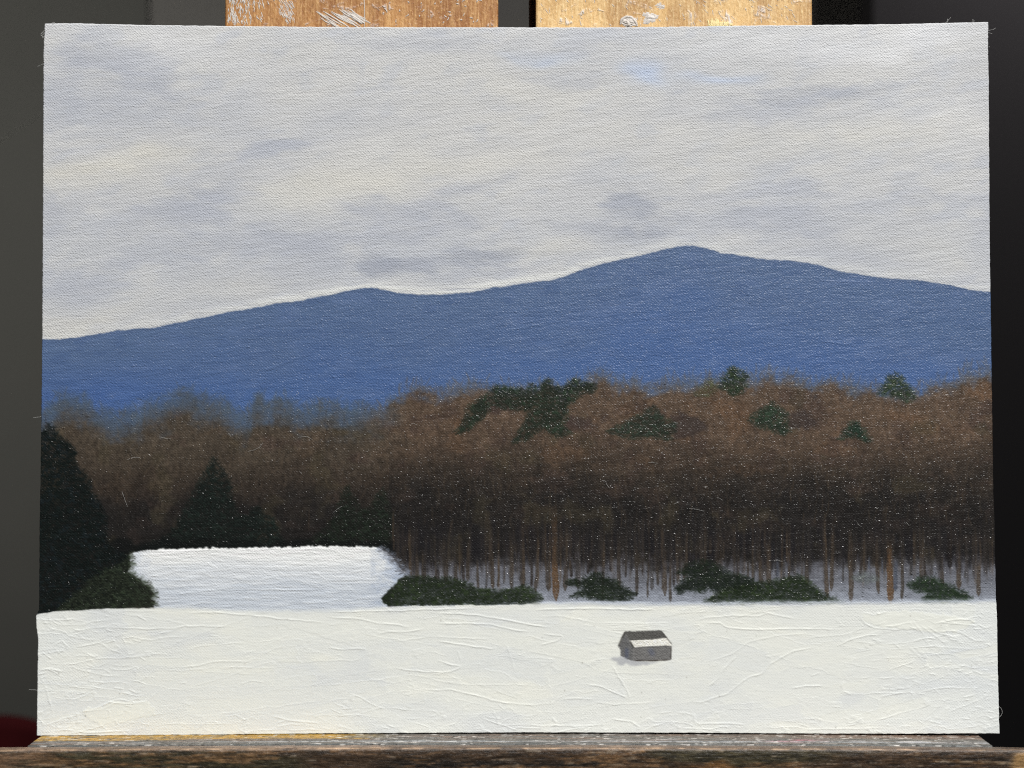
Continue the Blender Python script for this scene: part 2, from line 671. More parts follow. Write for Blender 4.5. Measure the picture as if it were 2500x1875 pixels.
def dab(strands, parent, rad, name='paint_smear', mat=None, flat=0.55):
    """dried paint strands, flattened tubes lying on a board; strands are lists of photo pixels"""
    cos, qs, base = [], [], 0
    for st in strands:
        p = np.array(st, np.float64)
        if len(p) < 3:
            p = np.array([p[0], (p[0] + p[-1]) / 2 + (1.0, -1.0), p[-1]])
        n = len(p) * 3
        t = np.linspace(0, len(p) - 1, n)
        xs = np.interp(t, np.arange(len(p)), p[:, 0])
        ys = np.interp(t, np.arange(len(p)), p[:, 1])
        u, v = plane_pt(xs, ys, YB)
        du, dv = np.gradient(u), np.gradient(v)
        ln = np.hypot(du, dv) + 1e-9
        nu, nv = -dv / ln, du / ln
        k = 6
        s = np.linspace(0, 1, n)
        r = rad * np.clip(np.sin(np.pi * np.clip(s, 0.04, 0.96)) ** 0.5, 0.15, 1) * (1 + 0.35 * vn(s * 6 + base, s * 0 + 3.3, 5))
        for a in range(k):
            th = 2 * np.pi * a / k
            cos.append(lean(u + nu * r * np.cos(th), np.full(n, YB) - r * flat * np.sin(th) - r * 0.2, v + nv * r * np.cos(th)))
        i = (np.arange(k)[:, None] * n + np.arange(n)[None, :]) + base
        j = np.roll(i, -1, axis=0)
        qs.append(np.stack([i[:, :-1], j[:, :-1], j[:, 1:], i[:, 1:]], -1).reshape(-1, 4))
        base += k * n
    o = mesh_np(name, np.concatenate(cos), np.concatenate(qs), mat or WHITEPAINT)
    if len(strands) > 1:
        o['kind'] = 'stuff'
    o.parent = parent
    return o


r2 = np.random.default_rng(21)
# swiped white streaks on the left board
st = []
for k in range(34):
    x0 = 770 + r2.uniform(0, 90)
    y0 = 22 + r2.uniform(0, 30)
    ln = r2.uniform(14, 52)
    st.append([(x0, y0), (x0 + ln * .45, y0 + ln * .30 + r2.uniform(-2, 2)), (x0 + ln, y0 + ln * .62)])
dab(st, b1, 0.00028)
dab([[(852, 34), (866, 42), (878, 50), (890, 57)]], b1, 0.0007)
dab([[(858, 40), (872, 50), (884, 58)]], b1, 0.0007)
st = []
for k in range(120):
    x0 = 556 + abs(r2.normal(20, 34))
    y0 = r2.uniform(-30, 52)
    st.append([(x0, y0), (x0 + r2.uniform(-2, 4), y0 + 6), (x0 + r2.uniform(-3, 6), y0 + r2.uniform(9, 18))])
dab(st, b1, 0.00024)
st = []
for k in range(60):
    x0 = 680 + r2.uniform(0, 35)
    y0 = r2.uniform(-20, 50)
    st.append([(x0, y0), (x0 + 3, y0 + 5), (x0 + r2.uniform(4, 9), y0 + r2.uniform(8, 14))])
dab(st, b1, 0.00018)
for k in range(3):
    st = []
    for q in range(14):
        x0 = 935 + r2.uniform(0, 250)
        y0 = r2.uniform(-30, 58)
        a = r2.uniform(-0.8, 2.4)
        l = r2.uniform(4, 11)
        st.append([(x0, y0), (x0 + l * math.cos(a) * .6 + r2.uniform(-3, 3), y0 + l * math.sin(a) * .6), (x0 + l * math.cos(a), y0 + l * math.sin(a))])
    dab(st, b1, 0.00026)
dab([[(888, -40), (889, 0), (890, 30), (890, 66)]], b1, 0.00028)


def blob(cx, cy, rx, ry, parent, seed, h=0.0016):
    nx, ny = 44, 36
    u, v = np.meshgrid(np.linspace(-1.3, 1.3, nx), np.linspace(-1.3, 1.3, ny))
    r = np.hypot(u, v) + 0.30 * fbm(u * 2.2 + seed, v * 2.2, 3, 3)
    hh = np.clip(1 - r, -0.3, 1)
    hh = np.where(hh > 0, np.sqrt(np.clip(hh, 0, 1)), hh) * (0.75 + 0.5 * fbm(u * 3 + seed, v * 5, 9, 3)) * h
    U, V = plane_pt(cx + u * rx, cy + v * ry, YB)
    co = lean(U, YB - hh + 0.0001, V).reshape(-1, 3)
    i = np.arange(nx * ny).reshape(ny, nx)
    q = np.stack([i[:-1, :-1], i[1:, :-1], i[1:, 1:], i[:-1, 1:]], -1).reshape(-1, 4)
    o = mesh_np('paint_blob', co, q, WHITEPAINT)
    o.parent = parent
    return o


blob(1534, 54, 20, 12, b2, 1.0, 0.0008)
blob(1588, 44, 19, 16, b2, 5.0, 0.0005)
blob(1612, 14, 15, 9, b2, 8.0, 0.0003)
dab([[(1514, 60), (1517, 48), (1528, 41), (1542, 42), (1552, 54), (1556, 64)]], b2, 0.0008)
OCHRE = simple('dried_cream_paint', L3(250, 226, 168), 0.45, 0.12, 900, 0.0002)
st = []
for k in range(46):
    x0 = 1728 + r2.uniform(0, 60)
    b0 = 66 - r2.uniform(0, 3)
    l = r2.uniform(5, 24) * (1 - abs(x0 - 1742) / 70)
    st.append([(x0, b0), (x0 + r2.uniform(-2, 1), b0 - l * .5), (x0 + r2.uniform(-4, 2), b0 - l)])
dab(st, b2, 0.0003, mat=OCHRE)
for k in range(4):
    st = []
    for q in range(22):
        x0 = 1316 + r2.uniform(0, 640)
        y0 = r2.uniform(-30, 58)
        l = r2.uniform(5, 16)
        a = r2.uniform(0.5, 1.5)
        st.append([(x0, y0), (x0 + l * .5 * math.cos(a), y0 + l * .5 * math.sin(a)), (x0 + l * math.cos(a), y0 + l * math.sin(a))])
    dab(st, b2, 0.00016)

# ------------------------------------------------------------------ the painting
painting = tag(empty('painting', (0, 0, ZB), (-TILT, 0, 0)),
               'unframed canvas painting of a blue mountain above brown woods and a snowy field', 'painting')
NX, NY = 1260, 965
LE = np.array([(58, 109.5), (111, 107), (180, 106.2), (400, 105.4), (600, 104.5), (828, 103), (1000, 101.3), (1200, 98.5),
               (1275, 97), (1488, 95.6), (1496, 91.0), (1505, 88.6), (1530, 89.5), (1560, 93.5), (1650, 92), (1796, 90.2)])
RE = np.array([(54, 2412.6), (110, 2411.8), (180, 2413.6), (600, 2416), (715, 2418), (900, 2420.6), (1200, 2425), (1275, 2428),
               (1455, 2431), (1500, 2433.5), (1600, 2435), (1790, 2439.5)])
TE = np.array([(110, 58), (160, 57), (190, 57), (300, 60), (420, 62), (550, 63.5), (800, 66), (1000, 66.5), (1250, 67), (1500, 67),
               (1700, 64.5), (1850, 62.5), (2000, 61), (2200, 59), (2300, 56.5), (2413, 54)])
BE = np.array([(90, 1796), (226, 1795.6), (500, 1793.5), (800, 1790.5), (1250, 1788), (1700, 1789), (2000, 1791), (2200, 1791.3), (2440, 1790.5)])


def edge(tab, k):
    return np.interp(k, tab[:, 0], tab[:, 1])


_g = np.linspace(0, 1, 4000)
_den = np.interp(60 + _g * 1733, [60, 560, 620, 1300, 1360, 1800], [1 / 2.75, 1 / 2.75, 1 / 2.0, 1 / 1.9, 1 / 1.3, 1 / 1.22])
_cum = np.concatenate([[0], np.cumsum((_den[1:] + _den[:-1]) / 2)])
_cum /= _cum[-1]
VROW = np.interp(np.linspace(0, 1, NY), _cum, _g)
uu, vv = np.meshgrid(np.linspace(0, 1, NX), VROW)
Y = 60 + vv * 1731
X = 100 + uu * 2325
for _ in range(4):
    xl = edge(LE, Y) + 0.5 * vn(Y / 7, Y * 0 + 2.2, 2)
    xr_ = edge(RE, Y) + 0.5 * vn(Y / 7, Y * 0 + 7.2, 3)
    X = xl + uu * (xr_ - xl)
    yt = edge(TE, X) + 0.5 * vn(X / 9, X * 0 + 4.1, 4)
    yb = edge(BE, X) + 0.5 * vn(X / 9, X * 0 + 6.1, 5)
    Y = yt + vv * (yb - yt)
X = X.astype(np.float32)
Y = Y.astype(np.float32)
CELL = 1.87                                             # photo pixels per grid cell

img = np.zeros((NY, NX, 3), np.float32)
H = np.zeros((NY, NX), np.float32)                      # relief in millimetres
tooth = np.ones((NY, NX), np.float32)
gloss = np.zeros((NY, NX), np.float32)
ids = np.zeros((NY, NX), np.int32)
NAMES = {0: ('painted_sky', None)}


def new_id(name, parent=None, label=None):
    k = len(NAMES)
    NAMES[k] = (name, parent, label)
    return k


def blend(m, col, sl=(slice(None), slice(None))):
    img[sl] = img[sl] * (1 - m[..., None]) + np.asarray(col, np.float32) * m[..., None]


def blur(a, n=1):
    for _ in range(n):
        p = np.pad(a, 1, mode='edge')
        a = (p[:-2, 1:-1] + p[2:, 1:-1] + 2 * p[1:-1, 1:-1]) * 0.25
        p = np.pad(a, 1, mode='edge')
        a = (p[1:-1, :-2] + p[1:-1, 2:] + 2 * p[1:-1, 1:-1]) * 0.25
    return a


def gi(x, y):
    j = (x - edge(LE, y)) / (edge(RE, y) - edge(LE, y)) * (NX - 1)
    i = np.interp((y - edge(TE, x)) / (edge(BE, x) - edge(TE, x)), VROW, np.arange(NY))
    return i, j


def box(x0, x1, y0, y1, pad=10):
    i0, j0 = gi(np.array(max(x0 - pad, 110.)), np.array(max(y0 - pad, 70.)))
    i1, j1 = gi(np.array(min(x1 + pad, 2410.)), np.array(min(y1 + pad, 1786.)))
    i0 = 0 if y0 - pad < 70 else int(i0) - 3
    j0 = 0 if x0 - pad < 112 else int(j0) - 3
    i1 = NY if y1 + pad > 1784 else int(i1) + 4
    j1 = NX if x1 + pad > 2408 else int(j1) + 4
    return slice(max(i0, 0), min(i1, NY)), slice(max(j0, 0), min(j1, NX))


def poly(pts, warp=3.0, sc=10.0, seed=0, soft=1):
    pts = np.array(pts, np.float64)
    sl = box(pts[:, 0].min(), pts[:, 0].max(), pts[:, 1].min(), pts[:, 1].max(), 14)
    x = X[sl] + warp * fbm(X[sl] / sc, Y[sl] / sc, seed, 3)
    y = Y[sl] + warp * fbm(X[sl] / sc + 31, Y[sl] / sc, seed + 5, 3)
    ins = np.zeros(x.shape, bool)
    n = len(pts)
    for k in range(n):
        xa, ya = pts[k]
        xb, yb_ = pts[(k + 1) % n]
        if ya == yb_:
            continue
        c = ((ya > y) != (yb_ > y)) & (x < (xb - xa) * (y - ya) / (yb_ - ya) + xa)
        ins ^= c
    m = ins.astype(np.float32)
    return sl, blur(m, soft)


def splat(lines, w, amp=None):
    """soft lines drawn through photo-pixel polylines; returns the strongest value at each vertex"""
    xs, ys, aa = [], [], []
    for k, p in enumerate(lines):
        p = np.array(p, np.float64)
        s = np.concatenate([[0], np.cumsum(np.hypot(*np.diff(p, axis=0).T))])
        n = max(int(s[-1] / 1.1), 2)
        t = np.linspace(0, s[-1], n)
        xs.append(np.interp(t, s, p[:, 0]))
        ys.append(np.interp(t, s, p[:, 1]))
        a0 = 1.0 if amp is None else amp[k]
        fade = np.clip(np.minimum(t, s[-1] - t) / (0.12 * s[-1] + 1e-6), 0.12, 1)
        aa.append(a0 * fade * (1 + 0.4 * vn(t / 11 + 5 * k, t * 0 + k * 0.37, 8)))
    xs, ys, aa = np.concatenate(xs), np.concatenate(ys), np.concatenate(aa)
    fi, fj = gi(xs, ys)
    ok = (fi > 1) & (fi < NY - 2) & (fj > 1) & (fj < NX - 2)
    xs, ys, aa, fi, fj = xs[ok], ys[ok], aa[ok], fi[ok], fj[ok]
    i0, j0 = np.rint(fi).astype(int), np.rint(fj).astype(int)
    out = np.zeros((NY, NX), np.float32)
    k = int(math.ceil(2.3 * w / CELL))
    ki = int(math.ceil(2.3 * w / 1.22)) if ys.max() > 1320 else k
    for di in range(-ki, ki + 1):
        for dj in range(-k, k + 1):
            ii = np.clip(i0 + di, 0, NY - 1)
            jj = np.clip(j0 + dj, 0, NX - 1)
            d2 = (Y[ii, jj] - ys) ** 2 + (X[ii, jj] - xs) ** 2
            np.maximum.at(out, (ii, jj), (aa * np.exp(-d2 / (2 * w * w))).astype(np.float32))
    return out


def wig(p, a=2.0, step=9.0, seed=0):
    """add hand wobble to a polyline"""
    p = np.array(p, np.float64)
    s = np.concatenate([[0], np.cumsum(np.hypot(*np.diff(p, axis=0).T))])
    n = max(int(s[-1] / step), 2)
    t = np.linspace(0, s[-1], n)
    x = np.interp(t, s, p[:, 0]) + a * vn(t / 22 + seed, t * 0 + 1.5, 6)
    y = np.interp(t, s, p[:, 1]) + a * vn(t / 17 + seed + 40, t * 0 + 3.5, 7)
    return np.stack([x, y], -1)


# ---- sky
wx = X + 46 * fbm(X / 190, Y / 110, 1, 3)
wy = Y + 30 * fbm(X / 190 + 9, Y / 110, 5, 3)
rx_ = X * 0.985 - Y * -0.17
ry_ = Y * 0.985 + X * 0.17
cl = fbm(rx_ / 260, ry_ / 85, 12, 5, 0.55)
img[:] = (190, 191, 193)
blend(sst(-0.1, 0.7, cl) * 0.4, (201, 200, 196))
blend(sst(0.0, 0.75, -cl) * 0.35, (176, 180, 189))
blend(sst(430, 620, Y + 60 * cl) * 0.35, (176, 181, 190))
blend(sst(0.1, 0.8, fbm(rx_ / 80, ry_ / 40, 51, 4)) * 0.45, (199, 199, 198))
blend(sst(0.1, 0.8, fbm(rx_ / 70 + 5, ry_ / 36, 56, 4)) * 0.45, (178, 182, 191))
SKY = [  # x, y, rx, ry, tilt, strength, colour
    (250, 150, 120, 42, 0.25, .7, 'd'), (362, 182, 95, 40, 0.35, .6, 'd'), (140, 235, 50, 75, 0, .45, 'd'), (300, 250, 150, 55, 0.2, .35, 'd'),
    (416, 130, 150, 36, 0.12, .75, 'w'), (250, 420, 150, 36, -0.18, .85, 'c'), (370, 380, 120, 30, -0.2, .6, 'c'), (130, 470, 40, 40, 0, .5, 'c'),
    (640, 372, 85, 26, -0.35, .75, 'd'), (705, 340, 70, 20, -0.15, .75, 'd'), (560, 440, 130, 30, -0.2, .45, 'd'),
    (119, 510, 45, 45, 0, .55, 'd'), (400, 535, 120, 36, -0.15, .7, 'd'), (490, 505, 110, 26, -0.2, .6, 'd'), (777, 570, 150, 32, -0.1, .6, 'd'),
    (620, 590, 180, 32, -0.1, .5, 'd'), (880, 430, 150, 42, -0.1, .75, 'c'), (740, 460, 130, 30, -0.1, .5, 'c'), (981, 506, 120, 28, 0.05, .65, 'd'),
    (1035, 555, 130, 30, 0.05, .6, 'd'), (1125, 455, 80, 22, -0.1, .55, 'd'), (1306, 215, 220, 55, 0, .55, 'c'), (1143, 390, 230, 40, -0.05, .5, 'c'),
    (1552, 505, 70, 30, -0.15, .8, 'g'), (1535, 560, 80, 24, 0.2, .45, 'g'), (1750, 535, 260, 34, 0.02, .35, 'd'), (2150, 560, 240, 36, 0.05, .35, 'd'), (640, 640, 260, 34, -0.15, .3, 'd'), (1440, 560, 90, 24, 0.1, .4, 'd'), (1600, 545, 60, 26, 0, .5, 'g'),
    (1360, 134, 60, 12, 0.12, .35, 'b'), (1252, 137, 50, 12, 0.05, .2, 'b'), (1582, 166, 46, 24, 0.1, .5, 'b'), (1606, 196, 50, 14, 0.3, .5, 'b'),
    (1747, 198, 80, 14, 0.1, .4, 'b'), (1800, 205, 50, 12, 0.1, .3, 'b'), (1397, 184, 90, 18, 0, .4, 'd'), (1000, 120, 180, 22, 0.05, .35, 'd'),
    (1953, 250, 130, 20, -0.1, .4, 'g'), (2080, 243, 100, 16, -0.06, .35, 'g'), (1870, 290, 120, 18, -0.15, .4, 'd'), (1880, 110, 260, 30, 0, .6, 'w'),
    (2170, 112, 180, 50, 0.0, .9, 'w'), (2300, 300, 110, 60, 0, .5, 'w'), (2200, 330, 200, 50, -0.1, .4, 'c'), (1960, 350, 200, 40, -0.1, .5, 'c'),
    (1917, 470, 120, 26, -0.05, .55, 'd'), (1880, 545, 150, 28, 0.1, .55, 'd'), (1736, 470, 80, 26, 0, .4, 'd'), (2206, 500, 120, 24, 0, .45, 'd'),
    (2387, 512, 45, 30, 0, .6, 'd'), (2405, 570, 30, 60, 0, .55, 'd'), (2060, 610, 170, 26, 0.1, .4, 'd'), (2250, 600, 160, 40, 0.1, .35, 'c'),
    (950, 655, 55, 28, 0.1, .75, 'g'), (1080, 648, 130, 26, -0.05, .75, 'g'), (1210, 636, 80, 22, -0.2, .6, 'g'), (1180, 680, 120, 14, -0.1, .4, 'd'), (1330, 600, 120, 32, -0.2, .5, 'c'),
    (200, 690, 110, 36, -0.1, .4, 'd'), (330, 640, 150, 30, -0.2, .45, 'd'), (230, 770, 130, 30, -0.1, .6, 'c'), (560, 690, 160, 34, -0.2, .45, 'c'),
    (150, 800, 60, 20, 0, .55, 'c'), (760, 650, 110, 30, -0.1, .4, 'd'), (1700, 400, 160, 40, -0.1, .35, 'c'), (1480, 330, 160, 40, 0, .3, 'c'),
]
SC = {'d': (171, 175, 185), 'g': (156, 161, 173), 'w': (210, 211, 213), 'c': (203, 201, 194), 'b': (176, 193, 224)}
SKN = 0.55 * fbm((X + 0.2 * Y) / 60, (Y - 0.15 * X) / 20, 7, 4)
for (cx, cy, rx, ry, an, stg, k) in SKY:
    c, s = math.cos(an), math.sin(an)
    dx, dy = wx - cx, wy - cy
    e = ((dx * c + dy * s) / rx) ** 2 + ((-dx * s + dy * c) / ry) ** 2
    if k in 'gd':
        mk = sst(-0.25, 1.0, 1 - e * 0.62 + SKN)
    else:
        mk = np.exp(-e * 0.9) * (1 + 0.5 * SKN)
    blend(np.clip(mk * stg * 0.95, 0, 1), SC[k])
streak = fbm((X * 0.98 - Y * 0.17) / 70, (Y * 0.98 + X * 0.17) / 7, 20, 3)
img += (streak * 4.0)[..., None] * (sst(820, 500, Y) * 0.5 + 0.5)[..., None]
img += (sst(120, 60, Y) * 8)[..., None]
H += 0.035 * streak + 0.02 * fbm(X / 40, Y / 9, 24, 3)

# ---- mountain
RIDGE = np.array([(90, 829), (103, 828), (155, 828), (188, 824), (224, 818), (253, 813), (311, 805), (362, 801), (419, 791), (499, 774), (542, 766),
                  (615, 752), (669, 743), (723, 736), (800, 721), (836, 713), (872, 705), (908, 702), (934, 707), (963, 714), (999, 719), (1053, 721.5),
                  (1107, 717.5), (1162, 711), (1198, 704), (1270, 694), (1342, 685), (1379, 674), (1415, 661), (1469, 644), (1523, 632), (1600, 616),
                  (1627, 608), (1667, 600.5), (1695, 600), (1729, 608), (1758, 617), (1808, 625), (1859, 632), (1917, 636), (1971, 641.6), (2011, 650.6),
                  (2040, 661), (2098, 670), (2152, 678), (2242, 685), (2297, 692), (2336, 701), (2369, 708.5), (2418, 714), (2445, 717)])
rid = np.interp(X, RIDGE[:, 0], RIDGE[:, 1]) + 1.6 * fbm(X / 28, X * 0 + 1, 2, 3)
dr = Y - rid
# pale brushed rim of sky above the ridge
rim = np.exp(-((dr + 9) / 9) ** 2) * (0.35 + 0.5 * sst(380, 900, X) * sst(1700, 1250, X)) * sst(-0.5, 0.3, fbm(X / 60, Y / 5, 28, 2) + 0.2)
blend(rim, (216, 217, 214))
H += 0.07 * rim
mm = sst(-1.6, 1.6, dr + 1.0 * vn(X / 5, Y / 5, 30))
g = np.clip(dr / 260.0, 0, 1)
mc = np.empty_like(img)
mc[:] = (80, 101, 137)
mc = mixc(mc, (72, 98, 144), sst(0.25, 1.0, g + 0.22 * fbm(X / 130, Y / 60, 31, 4)))
mc = mixc(mc, (86, 106, 138), sst(0.35, 0.0, g) * 0.6)
mc = mixc(mc, (76, 98, 134), sst(1750, 2350, X) * sst(0.9, 0.4, g) * 0.6)
mc = mixc(mc, (66, 94, 148), sst(700, 150, X) * sst(0.2, 0.6, g) * 0.6)
mc = mixc(mc, (90, 110, 148), sst(0.2, 0.8, fbm(X / 70, Y / 30, 34, 4)) * 0.4)
mc = mixc(mc, (68, 90, 130), sst(0.2, 0.8, fbm(X / 50, Y / 18, 38, 4)) * 0.35)
mc += (fbm(X / 30, Y / 4, 40, 3) * 4)[..., None]
edge_dark = np.exp(-((dr - 3) / 4) ** 2) * 0.5
mc = mixc(mc, (78, 96, 128), edge_dark)
blend(mm, mc)
I_MT = new_id('painted_mountain')
ids[dr > 0] = I_MT
tooth = tooth * (1 - 0.15 * mm)
gloss = np.maximum(gloss, mm * 0.55)

# ---- woods
TOP = np.array([(90, 990), (103, 986), (124, 974), (140, 956), (158, 948), (180, 950), (198, 957), (210, 953), (221, 970), (237, 986), (259, 989), (293, 991),
                (316, 987), (339, 991), (350, 978), (366, 967), (395, 966), (424, 953), (436, 944), (452, 940), (474, 944), (486, 952), (508, 957),
                (531, 966), (558, 968), (566, 984), (595, 998), (613, 985), (618, 963), (627, 951), (640, 955), (652, 970), (663, 973), (672, 953),
                (686, 959), (704, 962), (717, 975), (742, 981), (765, 977), (787, 966), (799, 975), (821, 970), (835, 979), (855, 981), (878, 977),
                (898, 975), (923, 984), (939, 983), (952, 964), (968, 961), (984, 958), (1000, 938), (1025, 932), (1050, 940), (1068, 945), (1102, 938),
                (1136, 929), (1149, 927), (1181, 934), (1215, 936), (1282, 934), (1316, 934), (1339, 925), (1353, 931), (1373, 943), (1389, 931),
                (1418, 920), (1443, 909), (1463, 901), (1486, 906), (1495, 920), (1536, 925), (1549, 915), (1563, 927), (1586, 934), (1619, 925),
                (1653, 922), (1699, 918), (1721, 915), (1755, 918), (1800, 912), (1845, 913), (1857, 902), (1879, 897), (1902, 913), (1925, 904),
                (1950, 912), (1972, 920), (1982, 934), (2004, 922), (2029, 918), (2063, 925), (2097, 934), (2142, 940), (2158, 947), (2187, 938),
                (2214, 942), (2244, 949), (2266, 937), (2282, 927), (2312, 922), (2334, 917), (2350, 901), (2364, 893), (2379, 904), (2393, 887),
                (2407, 884), (2420, 898), (2445, 900)])
top = np.interp(X, TOP[:, 0], TOP[:, 1])
nf = fbm(X / 9, Y / 9, 42, 3)
dt = Y - top + 9 * nf
right = sst(870, 1020, X + 40 * fbm(X / 40, Y / 30, 36, 3))
# hazy far crowns: grey-green on the left, tan on the right
hz = np.empty_like(img)
hz[:] = (74, 84, 94)
hz = mixc(hz, (90, 88, 86), right)
hz = mixc(hz, (78, 88, 92), sst(0.0, 0.6, fbm(X / 24, Y / 20, 44, 3)) * 0.5)
blend(sst(-10, 34, dt + 8 * fbm(X / 18, Y / 14, 45, 3)) * (0.70 - 0.12 * right), hz)
# brown body
bd = np.empty_like(img)
bd[:] = (71, 63, 54)
bd = mixc(bd, (86, 71, 59), right * 0.95)
dep = np.where(X < 950, sst(1000, 1340, Y), sst(960, 1330, Y))
bd = mixc(bd, (55, 48, 42), sst(0.08, 0.62, dep + 0.12 * fbm(X / 90, Y / 50, 46, 3)))
bd = mixc(bd, (35, 33, 32), sst(0.42, 0.88, dep + 0.12 * fbm(X / 60, Y / 60, 50, 3)))
bd = mixc(bd, (94, 71, 53), sst(0.25, 0.8, fbm(X / 75, Y / 50, 52, 4)) * (0.2 + 0.3 * right) * (1 - dep))
bd = mixc(bd, (66, 54, 49), sst(0.2, 0.8, fbm(X / 55 + 8, Y / 40, 55, 4)) * 0.6 * (1 - 0.6 * dep))
bd = mixc(bd, (66, 60, 47), sst(0.3, 0.8, fbm(X / 65 + 3, Y / 70, 58, 4)) * 0.45)
sp = fbm(X / 5.5, Y / 8, 60, 3)
bd = bd * (1 + 0.16 * sp)[..., None]
bd = bd * (1 + 0.07 * fbm(X / 22, Y / 24, 16, 3))[..., None]
join = sst(850, 1010, X + 46 * fbm(X / 40, Y / 26, 35, 4) - 0.10 * (Y - 1000))
kn = fbm(X / 40, Y / 24, 62, 4)
kb = sst(14, 104, dt + 22 * kn) * (1 - join) + sst(10, 46, dt + 14 * kn) * join
blend(kb, bd)
I_WD = new_id('painted_woods')
ids[dt > 6] = I_WD
wmask = sst(0, 20, dt)
tooth = tooth * (1 - 0.12 * wmask)
gloss = np.maximum(gloss, wmask * (0.75 + 0.25 * dep))
# twigs fanning out of the crowns
r3 = np.random.default_rng(5)


def twigs(n, x0, x1, y0, y1, col, a, w, ln, spread, follow=False):
    ls, am = [], []
    for k in range(n):
        x = r3.uniform(x0, x1)
        y = (np.interp(x, TOP[:, 0], TOP[:, 1]) + r3.uniform(y0, y1)) if follow else r3.uniform(y0, y1)
        an = -math.pi / 2 + r3.normal(0, spread)
        l = r3.uniform(*ln)
        bx = r3.uniform(-0.12, 0.12) * l
        ls.append([(x, y), (x + math.cos(an) * l * .5 + bx, y + math.sin(an) * l * .5), (x + math.cos(an) * l, y + math.sin(an) * l)])
        am.append(r3.uniform(0.25, 1.0))
    blend(np.clip(splat(ls, w, am) * a, 0, 1), col)


twigs(620, 930, 2430, 6, 60, (92, 77, 64), .45, 1.3, (12, 34), .55, True)
twigs(420, 930, 2430, 0, 40, (96, 92, 90), .5, 1.3, (10, 30), .5, True)
twigs(260, 100, 930, 10, 60, (80, 84, 88), .45, 1.4, (12, 30), .6, True)
twigs(800, 100, 2430, 1010, 1230, (98, 82, 65), .24, 1.2, (14, 46), .45)
twigs(800, 100, 2430, 1030, 1300, (48, 40, 35), .30, 1.3, (14, 46), .40)
twigs(260, 960, 2430, 1150, 1300, (80, 68, 54), .4, 1.1, (20, 60), .15)

# evergreens painted into the woods
FIRS = []


def zp(pts, x0, y0, s=4.424):
    return [(x0 + a / s, y0 + b / s) for a, b in pts]


def foliage(pts, col, hi, label, name='painted_evergreen', warp=7, sc=9, a=0.9, seed=0, soft=2, hi_a=0.6, hairs=1.6):
    sl, m = poly(pts, warp, sc, seed, soft)
    x, y = X[sl], Y[sl]
    n = fbm(x / 5, y / 4, seed + 3, 3)
    c = np.empty(x.shape + (3,), np.float32)
    c[:] = col
    c = mixc(c, hi, sst(0.05, 0.7, fbm(x / 16, y / 12, seed + 9, 3) + 0.3 * n) * hi_a)
    c = c * (1 + 0.28 * n)[..., None]
    low = y.min() > 1280
    m = m * np.clip(a + (0.25 if low else 0.42) * n + (0.0 if low else 0.2) * fbm(x / 14, y / 10, seed + 1, 2), 0, 1)
    if hairs:
        hp = np.array(list(pts) + [pts[0]], np.float64)
        ss = np.concatenate([[0], np.cumsum(np.hypot(*np.diff(hp, axis=0).T))])
        nh = int(ss[-1] / hairs)
        tt = r3.uniform(0, ss[-1], nh)
        hx, hy = np.interp(tt, ss, hp[:, 0]), np.interp(tt, ss, hp[:, 1])
        mx, my = hp[:, 0].mean(), hp[:, 1].mean()
        hl = []
        for q in range(nh):
            an = math.atan2((hy[q] - my) * 1.5, hx[q] - mx) + r3.normal(0, 0.6)
            l = r3.uniform(4, 13)
            hl.append([(hx[q] - 5 * math.cos(an), hy[q] - 5 * math.sin(an)), (hx[q] + l * math.cos(an), hy[q] + l * math.sin(an) * 0.7)])
        hm_ = splat(hl, 1.15, r3.uniform(0.35, 1.0, nh))[sl] * a
        m = np.maximum(m, np.clip(hm_, 0, 1) * (y < hy.max() - 1))
    img[sl] = img[sl] * (1 - m[..., None]) + c * m[..., None]
    k = new_id(name, None, label)
    sub = ids[sl]
    sub[m > 0.45] = k
    gloss[sl] = np.maximum(gloss[sl], m)
    H[sl] += 0.05 * m * (0.6 + n)
    FIRS.append((sl, m > 0.6))
    return k


E1 = [(500, 890), (600, 800), (640, 650), (720, 570), (850, 500), (900, 440), (980, 405), (1060, 440), (1150, 440), (1250, 460), (1300, 395), (1360, 440),
      (1420, 400), (1500, 335), (1560, 420), (1640, 430), (1720, 365), (1780, 345), (1880, 380), (2000, 400), (1980, 480), (1850, 490), (1780, 560),
      (1700, 620), (1690, 720), (1640, 850), (1740, 910), (1600, 950), (1450, 870), (1350, 900), (1280, 980), (1110, 1040), (1180, 900), (1260, 780),
      (1270, 700), (1400, 650), (1150, 660), (1000, 640), (880, 600), (860, 680), (800, 740), (700, 830), (620, 890), (540, 920)]
# bare thickets of dark purple brown first
for pts, a in (([(860, 560), (1150, 600), (1190, 660), (1000, 690), (860, 720)], .6), ([(1660, 760), (1850, 740), (1990, 790), (1900, 860), (1700, 880)], .6)):
    sl, m = poly(zp(pts, 1000, 850), 9, 12, 3, 4)
    blend(m * a, (58, 48, 46), sl)
for pts in ([(830, 720), (960, 680), (1200, 800), (1250, 860), (1100, 950), (860, 980)], [(2080, 740), (2260, 700), (2420, 790), (2300, 860), (2120, 880)]):
    sl, m = poly(zp(pts, 1450, 850), 9, 12, 6, 4)
    blend(m * .7, (54, 47, 46), sl)
foliage(zp(E1, 1000, 850), (34, 40, 33), (44, 58, 45), 'long ragged dark green pine clump under the mountain notch', seed=2)
foliage(zp([(1360, 430), (1400, 340), (1440, 250), (1500, 210), (1570, 240), (1640, 310), (1630, 400), (1570, 510), (1490, 515), (1450, 460)], 1450, 850),
        (36, 45, 34), (52, 64, 46), 'rounded green pine top standing against the blue slope', seed=6)
foliage(zp([(1110, 510), (1150, 420), (1230, 340), (1300, 360), (1320, 450), (1220, 530)], 1450, 850),
        (66, 68, 52), (78, 78, 58), 'pale olive crown left of the rounded pine', a=.65, seed=11, soft=3)
